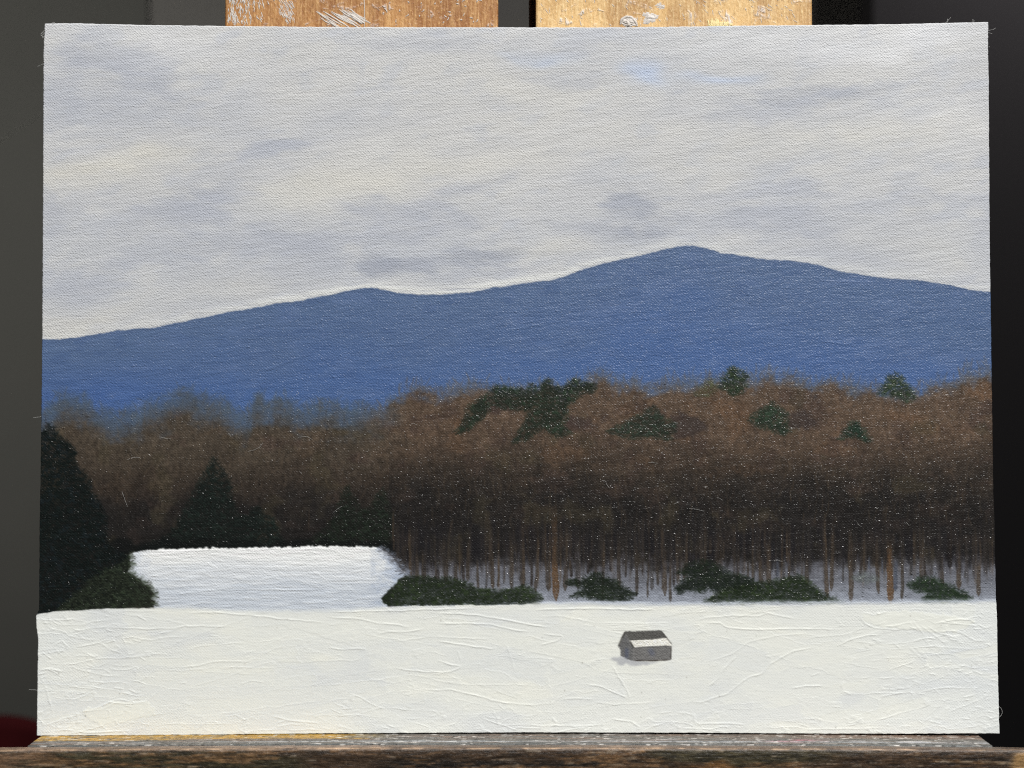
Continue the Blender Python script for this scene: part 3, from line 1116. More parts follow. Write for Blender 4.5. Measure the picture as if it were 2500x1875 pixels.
foliage(zp([(150, 900), (400, 780), (530, 700), (640, 645), (700, 700), (760, 760), (880, 820), (870, 900), (800, 1000), (640, 960), (560, 940), (450, 980), (330, 950)], 1450, 850),
        (38, 44, 37), (44, 56, 46), 'broad dark green pine with a purple thicket beside it', a=.85, seed=14, soft=2)
foliage(zp([(1680, 765), (1780, 690), (1870, 640), (1930, 590), (1990, 650), (2080, 710), (2070, 800), (2110, 900), (2030, 945), (1920, 880), (1830, 850), (1750, 820)], 1450, 850),
        (38, 47, 38), (48, 64, 50), 'spreading green pine amid the brown wood, two pale trunks below', a=.9, seed=18, soft=2)
foliage(zp([(870, 490), (930, 400), (980, 305), (1050, 280), (1110, 310), (1140, 380), (1200, 440), (1240, 520), (1170, 600), (1120, 545), (1000, 505)], 1950, 850),
        (40, 49, 38), (56, 68, 50), 'pointed green fir top rising above the treeline at right', seed=22, soft=2)
foliage(zp([(450, 980), (530, 880), (570, 805), (630, 795), (700, 900), (790, 1015), (720, 1010), (600, 950), (540, 955)], 1950, 850),
        (32, 45, 37), (42, 60, 49), 'small triangular blue-green fir in the brown wood', warp=4, seed=26)

# dark firs of the left side
foliage([(519, 1118), (530, 1134), (542, 1146), (560, 1171), (565, 1205), (561, 1218), (579, 1258), (609, 1261), (616, 1240), (634, 1237), (638, 1258), (663, 1268),
         (674, 1290), (692, 1326), (690, 1342), (340, 1345), (361, 1328), (406, 1315), (429, 1290), (456, 1240), (470, 1221), (483, 1189), (495, 1167), (510, 1140)],
        (24, 29, 27), (30, 38, 34), 'dark pointed fir with low spreading skirt above the far snow', warp=9, sc=10, seed=30, soft=2)
foliage([(848, 1190), (832, 1225), (821, 1263), (790, 1297), (750, 1324), (750, 1340), (939, 1342), (955, 1308), (952, 1252), (943, 1225), (932, 1195), (916, 1216),
         (903, 1240), (878, 1245), (862, 1215)], (27, 32, 27), (36, 44, 36), 'twin dark firs at the right end of the far snow', warp=9, sc=10, a=.8, seed=34, soft=3)
sl, m = poly([(255, 1318), (330, 1322), (480, 1318), (700, 1322), (960, 1322), (960, 1350), (255, 1358)], 12, 22, 5, 9)
blend(m * .8, (20, 22, 22), sl)
foliage([(80, 1048), (104, 1056), (118, 1040), (126, 1042), (146, 1065), (165, 1081), (184, 1097), (180, 1115), (190, 1140), (203, 1155), (217, 1178), (223, 1205),
         (237, 1223), (257, 1262), (260, 1330), (293, 1352), (316, 1350), (330, 1400), (320, 1470), (200, 1500), (60, 1520), (60, 1100)],
        (19, 24, 23), (25, 31, 34), 'tall black-green fir cut by the left edge of the canvas', warp=8, sc=9, seed=38)
I_LB = foliage([(150, 1480), (200, 1440), (250, 1395), (300, 1378), (318, 1352), (320, 1376), (314, 1399), (340, 1415), (370, 1437), (376, 1455), (368, 1464), (384, 1480),
                (250, 1488), (146, 1494)], (36, 41, 33), (42, 50, 39), 'dark olive green bush at the foot of the tall left fir', 'painted_shrub', warp=6, sc=8, seed=43)

# ---- snowy floor of the right-hand wood
gx = X > 930
floor_top = 1376 + 10 * fbm(X / 60, X * 0 + 2, 6, 3) - 8 * sst(2050, 2400, X)
fl = sst(-18, 22, Y - floor_top + 12 * fbm(X / 12, Y / 16, 8, 3)) * sst(925, 985, X)
fc = np.empty_like(img)
fc[:] = (112, 115, 124)
fc = mixc(fc, (152, 158, 170), sst(1410, 1470, Y + 8 * fbm(X / 50, Y / 14, 13, 3)))
fc = mixc(fc, (104, 104, 112), sst(1420, 1360, Y) * 0.7)
fc = fc * (1 + 0.09 * fbm(X / 9, Y / 6, 17, 3))[..., None]
blend(fl * 0.92, fc)
dk = sst(1250, 1330, Y) * sst(1395, 1345, Y) * sst(950, 985, X) * sst(-0.2, 0.5, fbm(X / 20, Y / 60, 23, 3))
blend(dk * 0.7, (30, 29, 32))

# ---- trunks: (x top, x bottom, y top, y bottom, width, colour)
B1, B2, B3, DK, GY, BL = (64, 57, 50), (72, 62, 52), (96, 73, 52), (46, 41, 38), (68, 66, 66), (80, 85, 97)
TR = []


def tz(x0, rows):
    for (xt, xb, yt_, yb_, w, c) in rows:
        TR.append((x0 + xt / 4.424, x0 + xb / 4.424, 1150 + yt_ / 4.424, 1150 + yb_ / 4.424, w / 4.424, c))


tz(550, [(1812, 1818, 380, 860, 24, B2), (1880, 1888, 780, 1050, 28, B1), (1985, 2005, 540, 1130, 34, B2), (2060, 2080, 860, 1160, 46, B1), (903, 905, 350, 650, 16, B1)])
tz(1000, [(155, 150, 820, 1180, 56, B1), (300, 300, 1030, 1180, 56, DK), (385, 398, 700, 1200, 56, B1), (470, 425, 480, 780, 30, B1), (500, 505, 960, 1200, 44, B1),
          (575, 584, 900, 1190, 34, DK), (625, 632, 740, 1190, 44, B1), (730, 738, 920, 1270, 30, B1), (828, 832, 940, 1270, 24, GY), (872, 902, 580, 1280, 46, B2),
          (962, 958, 900, 1260, 26, B1), (1020, 1018, 980, 1220, 18, GY), (1096, 1100, 620, 1280, 44, B1), (1215, 1225, 700, 1260, 58, B1), (1320, 1318, 960, 1250, 30, DK),
          (1395, 1362, 700, 1310, 40, B1), (1480, 1500, 690, 1300, 60, B1), (1560, 1582, 330, 1408, 76, B3), (1610, 1600, 700, 1010, 32, B1), (1720, 1682, 540, 1300, 52, B1),
          (1750, 1742, 940, 1150, 30, DK), (1822, 1815, 690, 1280, 48, GY), (1928, 1924, 930, 1110, 26, DK), (2012, 2010, 930, 1120, 30, B1), (2095, 2084, 740, 1380, 32, B1),
          (2170, 2172, 900, 1090, 22, DK)])
tz(1450, [(185, 180, 920, 1070, 20, DK), (262, 272, 620, 1260, 46, B1), (345, 345, 960, 1150, 24, DK), (400, 402, 940, 1080, 18, GY), (455, 466, 690, 1355, 38, B1), (540, 524, 680, 1120, 20, DK),
          (588, 578, 960, 1375, 24, B1), (632, 626, 940, 1285, 42, GY), (690, 688, 900, 1240, 30, B1), (740, 765, 500, 1350, 58, B2), (822, 822, 940, 1425, 34, B1),
          (860, 862, 960, 1240, 26, DK), (892, 900, 600, 1210, 36, B1), (1010, 972, 590, 1190, 36, B1), (1165, 1158, 610, 1140, 46, B1), (1262, 1258, 680, 900, 36, B1),
          (1402, 1400, 700, 960, 28, B1), (1556, 1562, 690, 1220, 36, B1), (1660, 1666, 940, 1150, 26, B1), (1738, 1724, 720, 1190, 40, GY), (1806, 1812, 900, 1220, 50, B1),
          (1880, 1888, 700, 1230, 58, B2), (1985, 1978, 920, 1140, 32, BL), (2055, 2048, 940, 1200, 32, GY), (2080, 2090, 560, 990, 34, B2), (2104, 2110, 950, 1170, 26, B1),
          (2160, 2164, 960, 1120, 22, GY)])
tz(1950, [(88, 90, 860, 1240, 44, B1), (265, 312, 520, 1375, 48, B2), (372, 352, 520, 1300, 42, B2), (478, 480, 880, 1200, 24, GY), (555, 568, 560, 1425, 58, B2), (604, 596, 760, 1090, 36, B1),
          (674, 668, 830, 1120, 30, DK), (718, 714, 720, 1090, 34, B1), (760, 762, 900, 1060, 24, BL), (832, 862, 640, 1330, 44, B2), (900, 902, 920, 1110, 24, BL),
          (978, 990, 700, 1432, 74, B3), (1052, 1048, 920, 1300, 44, BL), (1118, 1116, 900, 1395, 38, B1), (1212, 1210, 960, 1130, 28, GY), (1318, 1324, 840, 1160, 40, B1),
          (1352, 1364, 880, 1140, 30, DK), (1440, 1440, 920, 1130, 20, GY), (1545, 1552, 860, 1240, 44, B1), (1630, 1630, 540, 1060, 56, (28, 26, 28)), (1715, 1730, 700, 1285, 56, B2),
          (1802, 1800, 960, 1160, 26, GY), (1940, 1946, 900, 1350, 48, B2), (2030, 2030, 940, 1120, 24, GY)])
for k, (xt, xb, y0, y1, w, c) in enumerate(TR):
    sl = box(min(xt, xb) - w, max(xt, xb) + w, y0, y1, 4)
    x, y = X[sl], Y[sl]
    t = np.clip((y - y0) / (y1 - y0), 0, 1)
    cx = xt + (xb - xt) * t + 1.1 * vn(y / 26 + 3 * k, y * 0 + k, 9)
    hw = w * 0.5 * (0.72 + 0.30 * t) * (1 - 0.75 * sst(0.90, 1.0, t)) * (1 + 0.14 * vn(y / 7 + k, x * 0 + 0.5 * k, 4))
    m = sst(1.1, -1.1, np.abs(x - cx) - hw)
    m = m * sst(0.0, 0.30, t) * (y < y1)
    m = m * np.clip(0.92 + 0.30 * vn(x / 3, y / 4, 10), 0, 1)
    cc = np.empty(x.shape + (3,), np.float32)
    cc[:] = np.array(c, np.float32) * (0.92 + 0.1 * ((k * 37) % 7) / 6)
    cc = mixc(cc, (50, 43, 38), sst(1400, 1290, y) * 0.5)
    cc = cc * (1 + 0.13 * vn(x / 2.5, y / 9, 14))[..., None]
    cc = mixc(cc, np.array(c) * 0.6, sst(0.2, 1.0, (x - cx) / (hw + 0.1)) * 0.35)
    m = m * (0.92 if c == B3 else 0.82)
    img[sl] = img[sl] * (1 - m[..., None]) + cc * m[..., None]
    if w * (y1 - y0) > 330:
        kk = new_id('tree_trunk', I_WD)
        sub = ids[sl]
        sub[(m > 0.42)] = kk
    H[sl] += 0.05 * m
# dark verticals between the trunks
ls, am = [], []
for k in range(260):
    x = r3.uniform(960, 2425)
    y = r3.uniform(1250, 1345)
    ls.append([(x, y), (x + r3.uniform(-3, 3), y + r3.uniform(14, 30)), (x + r3.uniform(-4, 4), y + r3.uniform(32, 60))])
    am.append(r3.uniform(0.3, 1))
blend(np.clip(splat(ls, 1.8, am) * 0.5, 0, 1) * sst(1420, 1370, Y), (34, 32, 34))
# many thin soft trunks reaching up into the dark
for n, col, al, w, ya, yb_ in ((110, (66, 58, 50), .5, 1.9, (1230, 1310), (1375, 1430)), (100, (54, 50, 48), .6, 2.3, (1230, 1320), (1380, 1440)), (50, (84, 70, 55), .5, 1.7, (1200, 1300), (1385, 1450)),
                               (120, (36, 35, 37), .6, 2.2, (1260, 1340), (1370, 1410))):
    ls = []
    for q in range(n):
        x = r3.uniform(962, 2425)
        d = r3.normal(0, 4)
        y0, y1 = r3.uniform(*ya), r3.uniform(*yb_)
        ls.append(wig([(x + d, y0), (x, y1)], 1.2, 12, q * 3.3))
    blend(np.clip(splat(ls, w, r3.uniform(.35, 1, n)) * al, 0, 1) * sst(1235, 1335, Y + 26 * fbm(X / 45, X * 0 + 4, 31, 3)), col)
ls = [[(x, y), (x + r3.uniform(-2, 2), y + l)] for x, y, l in zip(r3.uniform(965, 2420, 170), r3.uniform(1345, 1390, 170), r3.uniform(12, 34, 170))]
blend(np.clip(splat(ls, 1.3, r3.uniform(.2, 1, 170)) * 0.55, 0, 1), (72, 70, 76))

# ---- shrubs in front of the wood
SH = (30, 38, 28)
foliage([(2086, 1412), (2092, 1404), (2108, 1399), (2130, 1402), (2142, 1410), (2136, 1422), (2104, 1424)], (92, 98, 98), (104, 112, 108),
        'faint grey-green bush between the right-hand trunks', 'painted_shrub', a=.6, seed=46, soft=3)
foliage([(932, 1461), (943, 1446), (964, 1428), (970, 1417), (988, 1407), (1013, 1409), (1041, 1409), (1068, 1413), (1097, 1413), (1136, 1423), (1163, 1437), (1192, 1439),
         (1226, 1442), (1260, 1435), (1278, 1429), (1294, 1439), (1312, 1451), (1324, 1463), (1312, 1473), (1226, 1474), (1113, 1477), (1000, 1479), (964, 1480), (938, 1477)],
        (31, 38, 27), (44, 55, 35), 'long mossy green bush beside the far snow clearing', 'painted_shrub', warp=5, sc=7, seed=48)
foliage([(1384, 1421), (1398, 1416), (1420, 1418), (1441, 1405), (1470, 1403), (1484, 1414), (1506, 1419), (1518, 1432), (1549, 1451), (1537, 1460), (1527, 1469), (1484, 1467),
         (1470, 1467), (1450, 1461), (1429, 1456), (1396, 1456), (1418, 1444), (1423, 1432), (1395, 1428)],
        (26, 32, 25), (38, 46, 35), 'small dark ragged bush above and left of the barn', 'painted_shrub', warp=7, sc=7, seed=51)
foliage([(1649, 1438), (1662, 1421), (1678, 1410), (1678, 1401), (1657, 1399), (1676, 1380), (1699, 1373), (1732, 1371), (1751, 1380), (1771, 1396), (1800, 1405), (1823, 1408),
         (1834, 1417), (1850, 1430), (1834, 1443), (1755, 1447), (1732, 1437), (1710, 1445), (1676, 1437), (1657, 1454)],
        (26, 32, 26), (36, 44, 34), 'overhanging blackish bush above and right of the barn', 'painted_shrub', warp=7, sc=7, seed=54)
foliage([(1723, 1467), (1744, 1455), (1766, 1442), (1812, 1430), (1857, 1423), (1902, 1417), (1950, 1406), (1963, 1414), (1984, 1432), (2002, 1446), (2022, 1460), (2057, 1469),
         (2036, 1473), (1995, 1475), (1950, 1471), (1879, 1473), (1766, 1475), (1727, 1473)],
        (31, 39, 27), (46, 57, 36), 'long low green bush sloping down among the trunks', 'painted_shrub', warp=5, sc=7, seed=57)
foliage([(2219, 1430), (2232, 1421), (2251, 1410), (2284, 1412), (2300, 1423), (2334, 1437), (2352, 1446), (2371, 1462), (2352, 1470), (2300, 1473), (2251, 1468), (2255, 1460),
         (2275, 1446), (2239, 1444)], (31, 41, 30), (43, 56, 39), 'mossy two-lobed bush near the right edge of the canvas', 'painted_shrub', warp=5, sc=7, seed=60)

# ---- far snow clearing
I_CL = new_id('painted_snow_clearing')
sl, m = poly([(318, 1350), (350, 1344), (384, 1341), (452, 1338), (590, 1337), (686, 1335), (776, 1333), (866, 1334), (923, 1337), (943, 1347), (961, 1362), (973, 1381), (979, 1392),
              (992, 1399), (986, 1408), (970, 1417), (962, 1429), (942, 1446), (931, 1461), (940, 1477), (960, 1500), (380, 1500), (376, 1470), (368, 1463), (376, 1454), (370, 1437),
              (340, 1415), (314, 1399), (321, 1376)], 3.2, 8, 63, 1)
x, y = X[sl], Y[sl]
c = np.empty(x.shape + (3,), np.float32)
c[:] = (208, 212, 216)
c = mixc(c, (232, 233, 231), sst(1400, 1350, y + 10 * fbm(x / 90, y / 14, 1, 3)) * 0.85)
c = mixc(c, (190, 197, 206), sst(1395, 1450, y + 22 * fbm(x / 120, y / 12, 4, 3)) * 0.9)
c = mixc(c, (158, 170, 190), sst(895, 985, x + 30 * fbm(x / 14, y / 14, 9, 3)) * 0.8)
c = mixc(c, (184, 192, 206), sst(375, 325, x + 12 * fbm(x / 12, y / 12, 12, 3)) * 0.5)
c = c + (fbm(x / 26, y / 4, 15, 3) * 5)[..., None]
img[sl] = img[sl] * (1 - m[..., None]) + c * m[..., None]
sub = ids[sl]
sub[m > 0.5] = I_CL
gloss[sl] *= (1 - 0.8 * m)
tooth[sl] = tooth[sl] * (1 - m) + 0.62 * m
H[sl] += m * (0.10 + 0.05 * fbm(x / 60, y / 5, 19, 3))
ls, am = [], []
for k in range(330):
    a0, b0 = r3.uniform(330, 975), r3.uniform(1338, 1480)
    l = r3.uniform(10, 60)
    an = r3.choice([0.02, 0.55, -0.03], p=[.45, .35, .2]) + r3.normal(0, .12)
    ls.append([(a0, b0), (a0 + l * math.cos(an), b0 + l * math.sin(an) * (0.8 if b0 < 1430 else 0.1))])
    am.append(r3.uniform(.2, 1))
bs = splat(ls, 1.4, am)
full = np.zeros_like(H)
full[sl] = m
H += 0.06 * bs * full
H += 0.10 * splat([wig([(332 + k * 9, 1347 + k * 2.2 - sst(320, 450, 332 + k * 9) * 8), (600, 1341 + k * 3.1), (900, 1339 + k * 3.0)], 1.5, 8, k * 5) for k in range(4)], 1.3) * full
blend(np.clip(bs * full, 0, 1) * 0.25, (232, 233, 231))
# feathered edges: bush hairs over the snow on the left, snow dragged into the wood on the right
LEFT_E = np.array([(318, 1352), (321, 1376), (314, 1399), (340, 1415), (370, 1437), (376, 1454), (368, 1463), (378, 1478)], float)
RIGHT_E = np.array([(925, 1338), (943, 1347), (961, 1362), (973, 1381), (979, 1392), (992, 1399)], float)
for P0, n, col, sx, al in ((LEFT_E, 150, (44, 46, 37), 1, .75), (LEFT_E, 60, (78, 92, 74), 1, .5), (RIGHT_E, 150, (142, 152, 170), 1, .6), (RIGHT_E, 90, (52, 48, 48), -1, .55)):
    ss = np.concatenate([[0], np.cumsum(np.hypot(*np.diff(P0, axis=0).T))])
    ls = []
    for q in range(n):
        t = r3.uniform(0, ss[-1])
        a0, b0 = np.interp(t, ss, P0[:, 0]), np.interp(t, ss, P0[:, 1])
        l = r3.uniform(4, 16)
        an = r3.normal(-0.1, 0.7)
        ls.append([(a0 - 4 * sx, b0), (a0 + sx * l * math.cos(an), b0 + l * math.sin(an))])
    blend(np.clip(splat(ls, 1.3, r3.uniform(.3, 1, n)) * al, 0, 1), col)

# ---- foreground snow field with palette-knife relief
I_SN = new_id('painted_snow_field')
SNT = np.array([(80, 1500), (101, 1498), (146, 1492), (250, 1487), (384, 1483), (480, 1487), (560, 1492), (760, 1492), (900, 1486), (964, 1481), (1113, 1478), (1226, 1476), (1312, 1475),
                (1500, 1476), (1700, 1477), (1900, 1476), (2100, 1474), (2300, 1472), (2445, 1470)])
ds = Y - np.interp(X, SNT[:, 0], SNT[:, 1]) + 2.2 * fbm(X / 22, Y / 6, 22, 3)
sw = np.where((X > 400) & (X < 930), 9.0, np.where(X > 1300, 7.0, 2.0))
sw = blur(sw.astype(np.float32), 6)
ms = sst(-sw, sw, ds)
blend(np.exp(-((ds + 4) / 5) ** 2) * sst(1290, 1340, X) * 0.8, (186, 193, 204))
sc_ = np.empty_like(img)
sc_[:] = (221, 223, 218)
sc_ = mixc(sc_, (229, 229, 219), sst(0.05, 0.7, fbm(X / 170, Y / 60, 25, 4)) * 0.7)
sc_ = mixc(sc_, (211, 214, 214), sst(0.05, 0.7, fbm(X / 150 + 7, Y / 70, 30, 4)) * 0.7)
sc_ = mixc(sc_, (216, 221, 224), sst(2050, 2430, X) * 0.35 + sst(340, 95, X) * 0.3)
blend(ms, sc_)
ids[ds > 0] = I_SN
tooth = tooth * (1 - ms) + 0.40 * ms
gloss = gloss * (1 - ms) + 0.25 * ms
H = H * (1 - 0.5 * ms) + 0.16 * ms
I_SNOW = ds > 0
# knife strokes: each one levels the paint below it and leaves a raised rim
rk = np.random.default_rng(12)
for k in range(230):
    cx, cy = rk.uniform(90, 2440), rk.uniform(1490, 1795)
    edgy = (cx < 420) or (cx > 2050) or cy > 1720
    ln = rk.uniform(25, 110) if edgy else rk.uniform(50, 240)
    wd = rk.uniform(6, 20) if edgy else rk.uniform(8, 34)
    an = rk.normal(-0.06, 0.22)
    sl = box(cx - ln, cx + ln, cy - wd - ln * .3, cy + wd + ln * .3, 8)
    x, y = X[sl], Y[sl]
    if x.size == 0:
        continue
    c_, s_ = math.cos(an), math.sin(an)
    u_ = ((x - cx) * c_ + (y - cy) * s_) / ln
    w_ = (-(x - cx) * s_ + (y - cy) * c_) / wd
    w_ = w_ + 0.35 * u_ * u_ * rk.uniform(-1, 1)
    e = 1 - np.maximum(np.abs(u_) ** 3, np.abs(w_) ** 2) + 0.35 * fbm(x / 26, y / 12, k % 40, 3)
    dpx = e * wd * 0.5
    inn = sst(-1.0, 1.5, dpx) * ms[sl]
    Hs = H[sl]
    mean = 0.16 + rk.uniform(-0.02, 0.05)
    Hs[:] = Hs * (1 - 0.6 * inn) + (mean + 0.02 * u_) * 0.6 * inn
    lip_a = rk.uniform(0.015, 0.10) * (1.3 if edgy else 0.6)
    Hs += lip_a * np.exp(-(dpx / 1.35) ** 2) * sst(-0.5, 0.5, fbm(x / 30 + k, y / 20, (k * 3) % 40, 2) + 0.1) * ms[sl]
    tooth[sl] = tooth[sl] * (1 - 0.55 * inn) + 0.16 * 0.55 * inn
    tint = rk.choice(3, p=[.5, .3, .2])
    tc = [(228, 229, 220), (222, 224, 219), (215, 218, 217)][tint]
    blend(inn * rk.uniform(0.08, 0.4), tc, sl)
# traced ridges of the thick white
RZ = [
    (0, 1275, [[(340, 690), (335, 660), (400, 690), (560, 690), (620, 670), (780, 660)], [(450, 745), (600, 715), (750, 700), (950, 690)],
               [(265, 640), (350, 720), (440, 740), (470, 770), (600, 795), (700, 790)], [(580, 715), (700, 710), (900, 712), (1000, 720), (1180, 715), (1250, 700), (1600, 705)],
               [(810, 770), (900, 775), (1020, 795), (1100, 780), (1300, 770)], [(530, 860), (600, 890), (660, 920), (760, 920), (900, 910), (1080, 885), (1160, 895)],
               [(600, 820), (680, 815), (750, 860), (830, 890)], [(480, 910), (540, 900), (580, 900), (660, 980), (750, 930)], [(440, 970), (560, 1000), (700, 1035), (830, 1035)],
               [(1290, 1110), (1400, 1080), (1560, 1035), (1700, 975), (1880, 935)], [(1220, 980), (1350, 965), (1450, 940), (1700, 940)],
               [(620, 1275), (700, 1230), (800, 1195), (900, 1215), (980, 1215), (1030, 1175), (1085, 1125)], [(560, 1255), (600, 1275), (690, 1262), (770, 1225), (860, 1222), (990, 1218)],
               [(470, 1350), (540, 1350), (640, 1380), (720, 1375), (800, 1350), (980, 1345)], [(270, 1030), (310, 1120), (340, 1220), (365, 1310)],
               [(1150, 505), (1250, 475), (1500, 455), (2212, 455)], [(1250, 610), (1500, 610), (1700, 630), (1900, 650), (2212, 680)], [(1830, 1310), (1950, 1335), (2140, 1355)],
               [(290, 600), (450, 592), (650, 590), (800, 600), (1100, 600)], [(270, 865), (370, 850), (400, 890), (460, 905)], [(500, 1110), (600, 1120), (690, 1130)],
               [(360, 830), (420, 800), (470, 850)], [(270, 1000), (350, 990), (420, 1010)], [(1580, 1300), (1650, 1330), (1720, 1310)], [(1620, 1090), (1700, 1070), (1780, 1080)],
               [(500, 1390), (560, 1420), (700, 1415), (900, 1405)], [(1060, 1360), (1300, 1362), (1600, 1360)]]),
    (800, 1275, [[(0, 640), (200, 650), (340, 680), (450, 690), (560, 710)], [(330, 755), (400, 740), (560, 735), (650, 720)],
                 [(700, 610), (900, 620), (1000, 625), (1200, 660), (1360, 690), (1530, 712)], [(1360, 705), (1350, 740), (1250, 725), (1100, 690), (950, 685), (730, 680)],
                 [(1420, 640), (1540, 630), (1700, 655), (1830, 685)], [(1450, 755), (1590, 770), (1550, 800), (1430, 830)], [(720, 770), (900, 780), (1090, 790)],
                 [(740, 800), (900, 825), (1120, 855), (1130, 845)], [(720, 925), (800, 950), (900, 975), (830, 1010), (740, 1015), (560, 1000), (450, 980)],
                 [(500, 1030), (640, 1040), (740, 1070), (900, 1090), (1010, 1100), (1250, 1095), (1430, 1105)], [(510, 1095), (570, 1095), (590, 1130), (560, 1160), (500, 1165)],
                 [(590, 1130), (700, 1130), (820, 1130), (900, 1150), (1000, 1165), (1100, 1200), (1250, 1225), (1400, 1235), (1550, 1215)], [(1580, 1190), (1800, 1195)],
                 [(1800, 1215), (1950, 1230), (2212, 1215)], [(1920, 960), (1970, 1050), (2020, 1130), (2040, 1200)], [(1740, 1090), (1850, 1110), (1960, 1160), (2030, 1190)],
                 [(0, 845), (100, 860), (200, 850), (280, 860)], [(0, 940), (100, 925), (170, 940), (260, 900), (350, 880)], [(0, 690), (150, 685)],
                 [(140, 1320), (200, 1300), (290, 1270), (400, 1240)], [(740, 1215), (785, 1185), (830, 1225)], [(1190, 1260), (1230, 1250), (1260, 1285), (1310, 1275)],
                 [(880, 870), (900, 930)], [(1210, 830), (1240, 920), (1260, 1000)], [(1400, 590), (1700, 582), (2212, 590)], [(0, 605), (300, 600), (700, 590), (1000, 580)],
                 [(1100, 1380), (1300, 1365), (1600, 1375), (1900, 1365)], [(1920, 1330), (2050, 1345), (2120, 1390)], [(450, 800), (560, 790), (680, 780)]]),
    (1700, 1275, [[(0, 665), (80, 645), (250, 630), (420, 635), (480, 615), (560, 630), (700, 655)], [(0, 680), (160, 680), (200, 710), (330, 725), (560, 720), (750, 720), (1000, 725)],
                  [(60, 940), (150, 920), (240, 890), (300, 850), (340, 810), (420, 790), (560, 765), (700, 755), (850, 765)], [(740, 790), (800, 775), (960, 760), (1110, 745), (1140, 725)],
                  [(0, 1230), (90, 1190), (210, 1160), (280, 1100), (350, 1050), (440, 1020), (500, 950), (580, 910), (660, 870), (800, 840)], [(460, 910), (560, 895), (640, 880)],
                  [(80, 1110), (150, 1050), (190, 980), (270, 900)], [(960, 830), (1050, 785), (1140, 765), (1240, 760)],
                  [(1125, 612), (1112, 650), (1140, 690), (1200, 715), (1300, 720), (1380, 725)], [(1125, 612), (1200, 625), (1290, 600)], [(1430, 660), (1500, 740), (1560, 820), (1600, 850)],
                  [(1460, 670), (1510, 730), (1560, 790)], [(1510, 690), (1600, 760), (1700, 830)], [(1560, 700), (1640, 750), (1780, 790)], [(1430, 840), (1500, 900), (1550, 950)],
                  [(650, 1120), (740, 1105), (850, 1105)], [(560, 1350), (700, 1335), (820, 1320), (850, 1345)], [(700, 1400), (960, 1395), (1270, 1390)],
                  [(1600, 690), (1720, 660), (1900, 650)], [(1640, 740), (1760, 730), (1880, 800), (1960, 800)], [(1600, 840), (1760, 850), (1900, 860)], [(1500, 1150), (1620, 1125), (1760, 1110)],
                  [(1680, 1290), (1800, 1240), (1930, 1190), (1990, 1130)], [(1250, 1120), (1330, 1130), (1390, 1118)], [(1240, 1180), (1330, 1160), (1400, 1150)], [(0, 1360), (200, 1358), (330, 1365)],
                  [(1900, 690), (1960, 720), (1990, 700)], [(1890, 1320), (1950, 1300), (2000, 1330)], [(1630, 670), (1720, 680), (1900, 700)], [(1200, 585), (1500, 590), (2000, 600)]]),
]
ls, am = [], []
for x0, y0, rows in RZ:
    for p in rows:
        q = wig([(x0 + a / 2.765, y0 + b / 2.765) for a, b in p], 1.6, 7, len(ls) * 3.1)
        ls.append(q)
        am.append(rk.uniform(0.3, 1.15))
H += 0.12 * splat(ls, 1.4, am)
# small torn ridges at the thick ends
ls, am = [], []
for k in range(420):
    z = rk.random()
    if z < 0.4:
        x = 2440 - abs(rk.normal(0, 150)); y = rk.uniform(1495, 1785)
    elif z < 0.75:
        x = 95 + abs(rk.normal(0, 150)); y = rk.uniform(1500, 1785)
    else:
        x = rk.uniform(100, 2430); y = 1790 - abs(rk.normal(0, 22))
    l = rk.uniform(5, 26)
    an = rk.normal(0, 0.4)
    ls.append(wig([(x, y), (x + l * math.cos(an), y + l * math.sin(an))], 2.0, 3, k * 1.7))
    am.append(rk.uniform(0.2, 1.0))
H += 0.11 * splat(ls, 1.2, am)
# cream puddle of thick paint by the lower left, cream slab upper right
for pts, hgt in (([(200, 1738), (215, 1726), (240, 1730), (275, 1712), (330, 1716), (362, 1714), (375, 1726), (380, 1745), (330, 1758), (250, 1768), (215, 1755)], .09),
                 ([(2104, 1498), (2130, 1502), (2165, 1494), (2230, 1492), (2330, 1502), (2380, 1520), (2330, 1545), (2220, 1538), (2140, 1528), (2110, 1515)], .09)):
    sl, m = poly(pts, 4, 9, 3, 1)
    H[sl] += hgt * m
    tooth[sl] = tooth[sl] * (1 - 0.8 * m) + 0.1 * 0.8 * m
    blend(m * .6, (228, 229, 219), sl)
H += 0.012 * ms * fbm(X / 14, Y / 5, 33, 3)
specks = splat([[(a, b), (a + rk.uniform(-2, 2), b + rk.uniform(1, 5))] for a, b in zip(rk.uniform(110, 2420, 46), rk.uniform(1500, 1780, 46))], 0.9)
blend(np.clip(specks, 0, 1) * 0.5, (120, 116, 108))
specks = splat([[(a, b), (a + rk.uniform(-3, 3), b + rk.uniform(-2, 3))] for a, b in zip(rk.uniform(120, 2400, 30), rk.uniform(80, 580, 30))], 0.9)
blend(np.clip(specks, 0, 1) * 0.6, (92, 92, 96))

# ---- the barn
blend(poly([(1492, 1606), (1520, 1600), (1560, 1612), (1610, 1618), (1560, 1625), (1510, 1622)], 4, 8, 7, 4)[1] * 0.6, (150, 152, 160),
      poly([(1492, 1606), (1520, 1600), (1560, 1612), (1610, 1618), (1560, 1625), (1510, 1622)], 4, 8, 7, 4)[0])
I_BN = new_id('painted_barn', None, 'tiny grey barn standing alone in the painted snow')


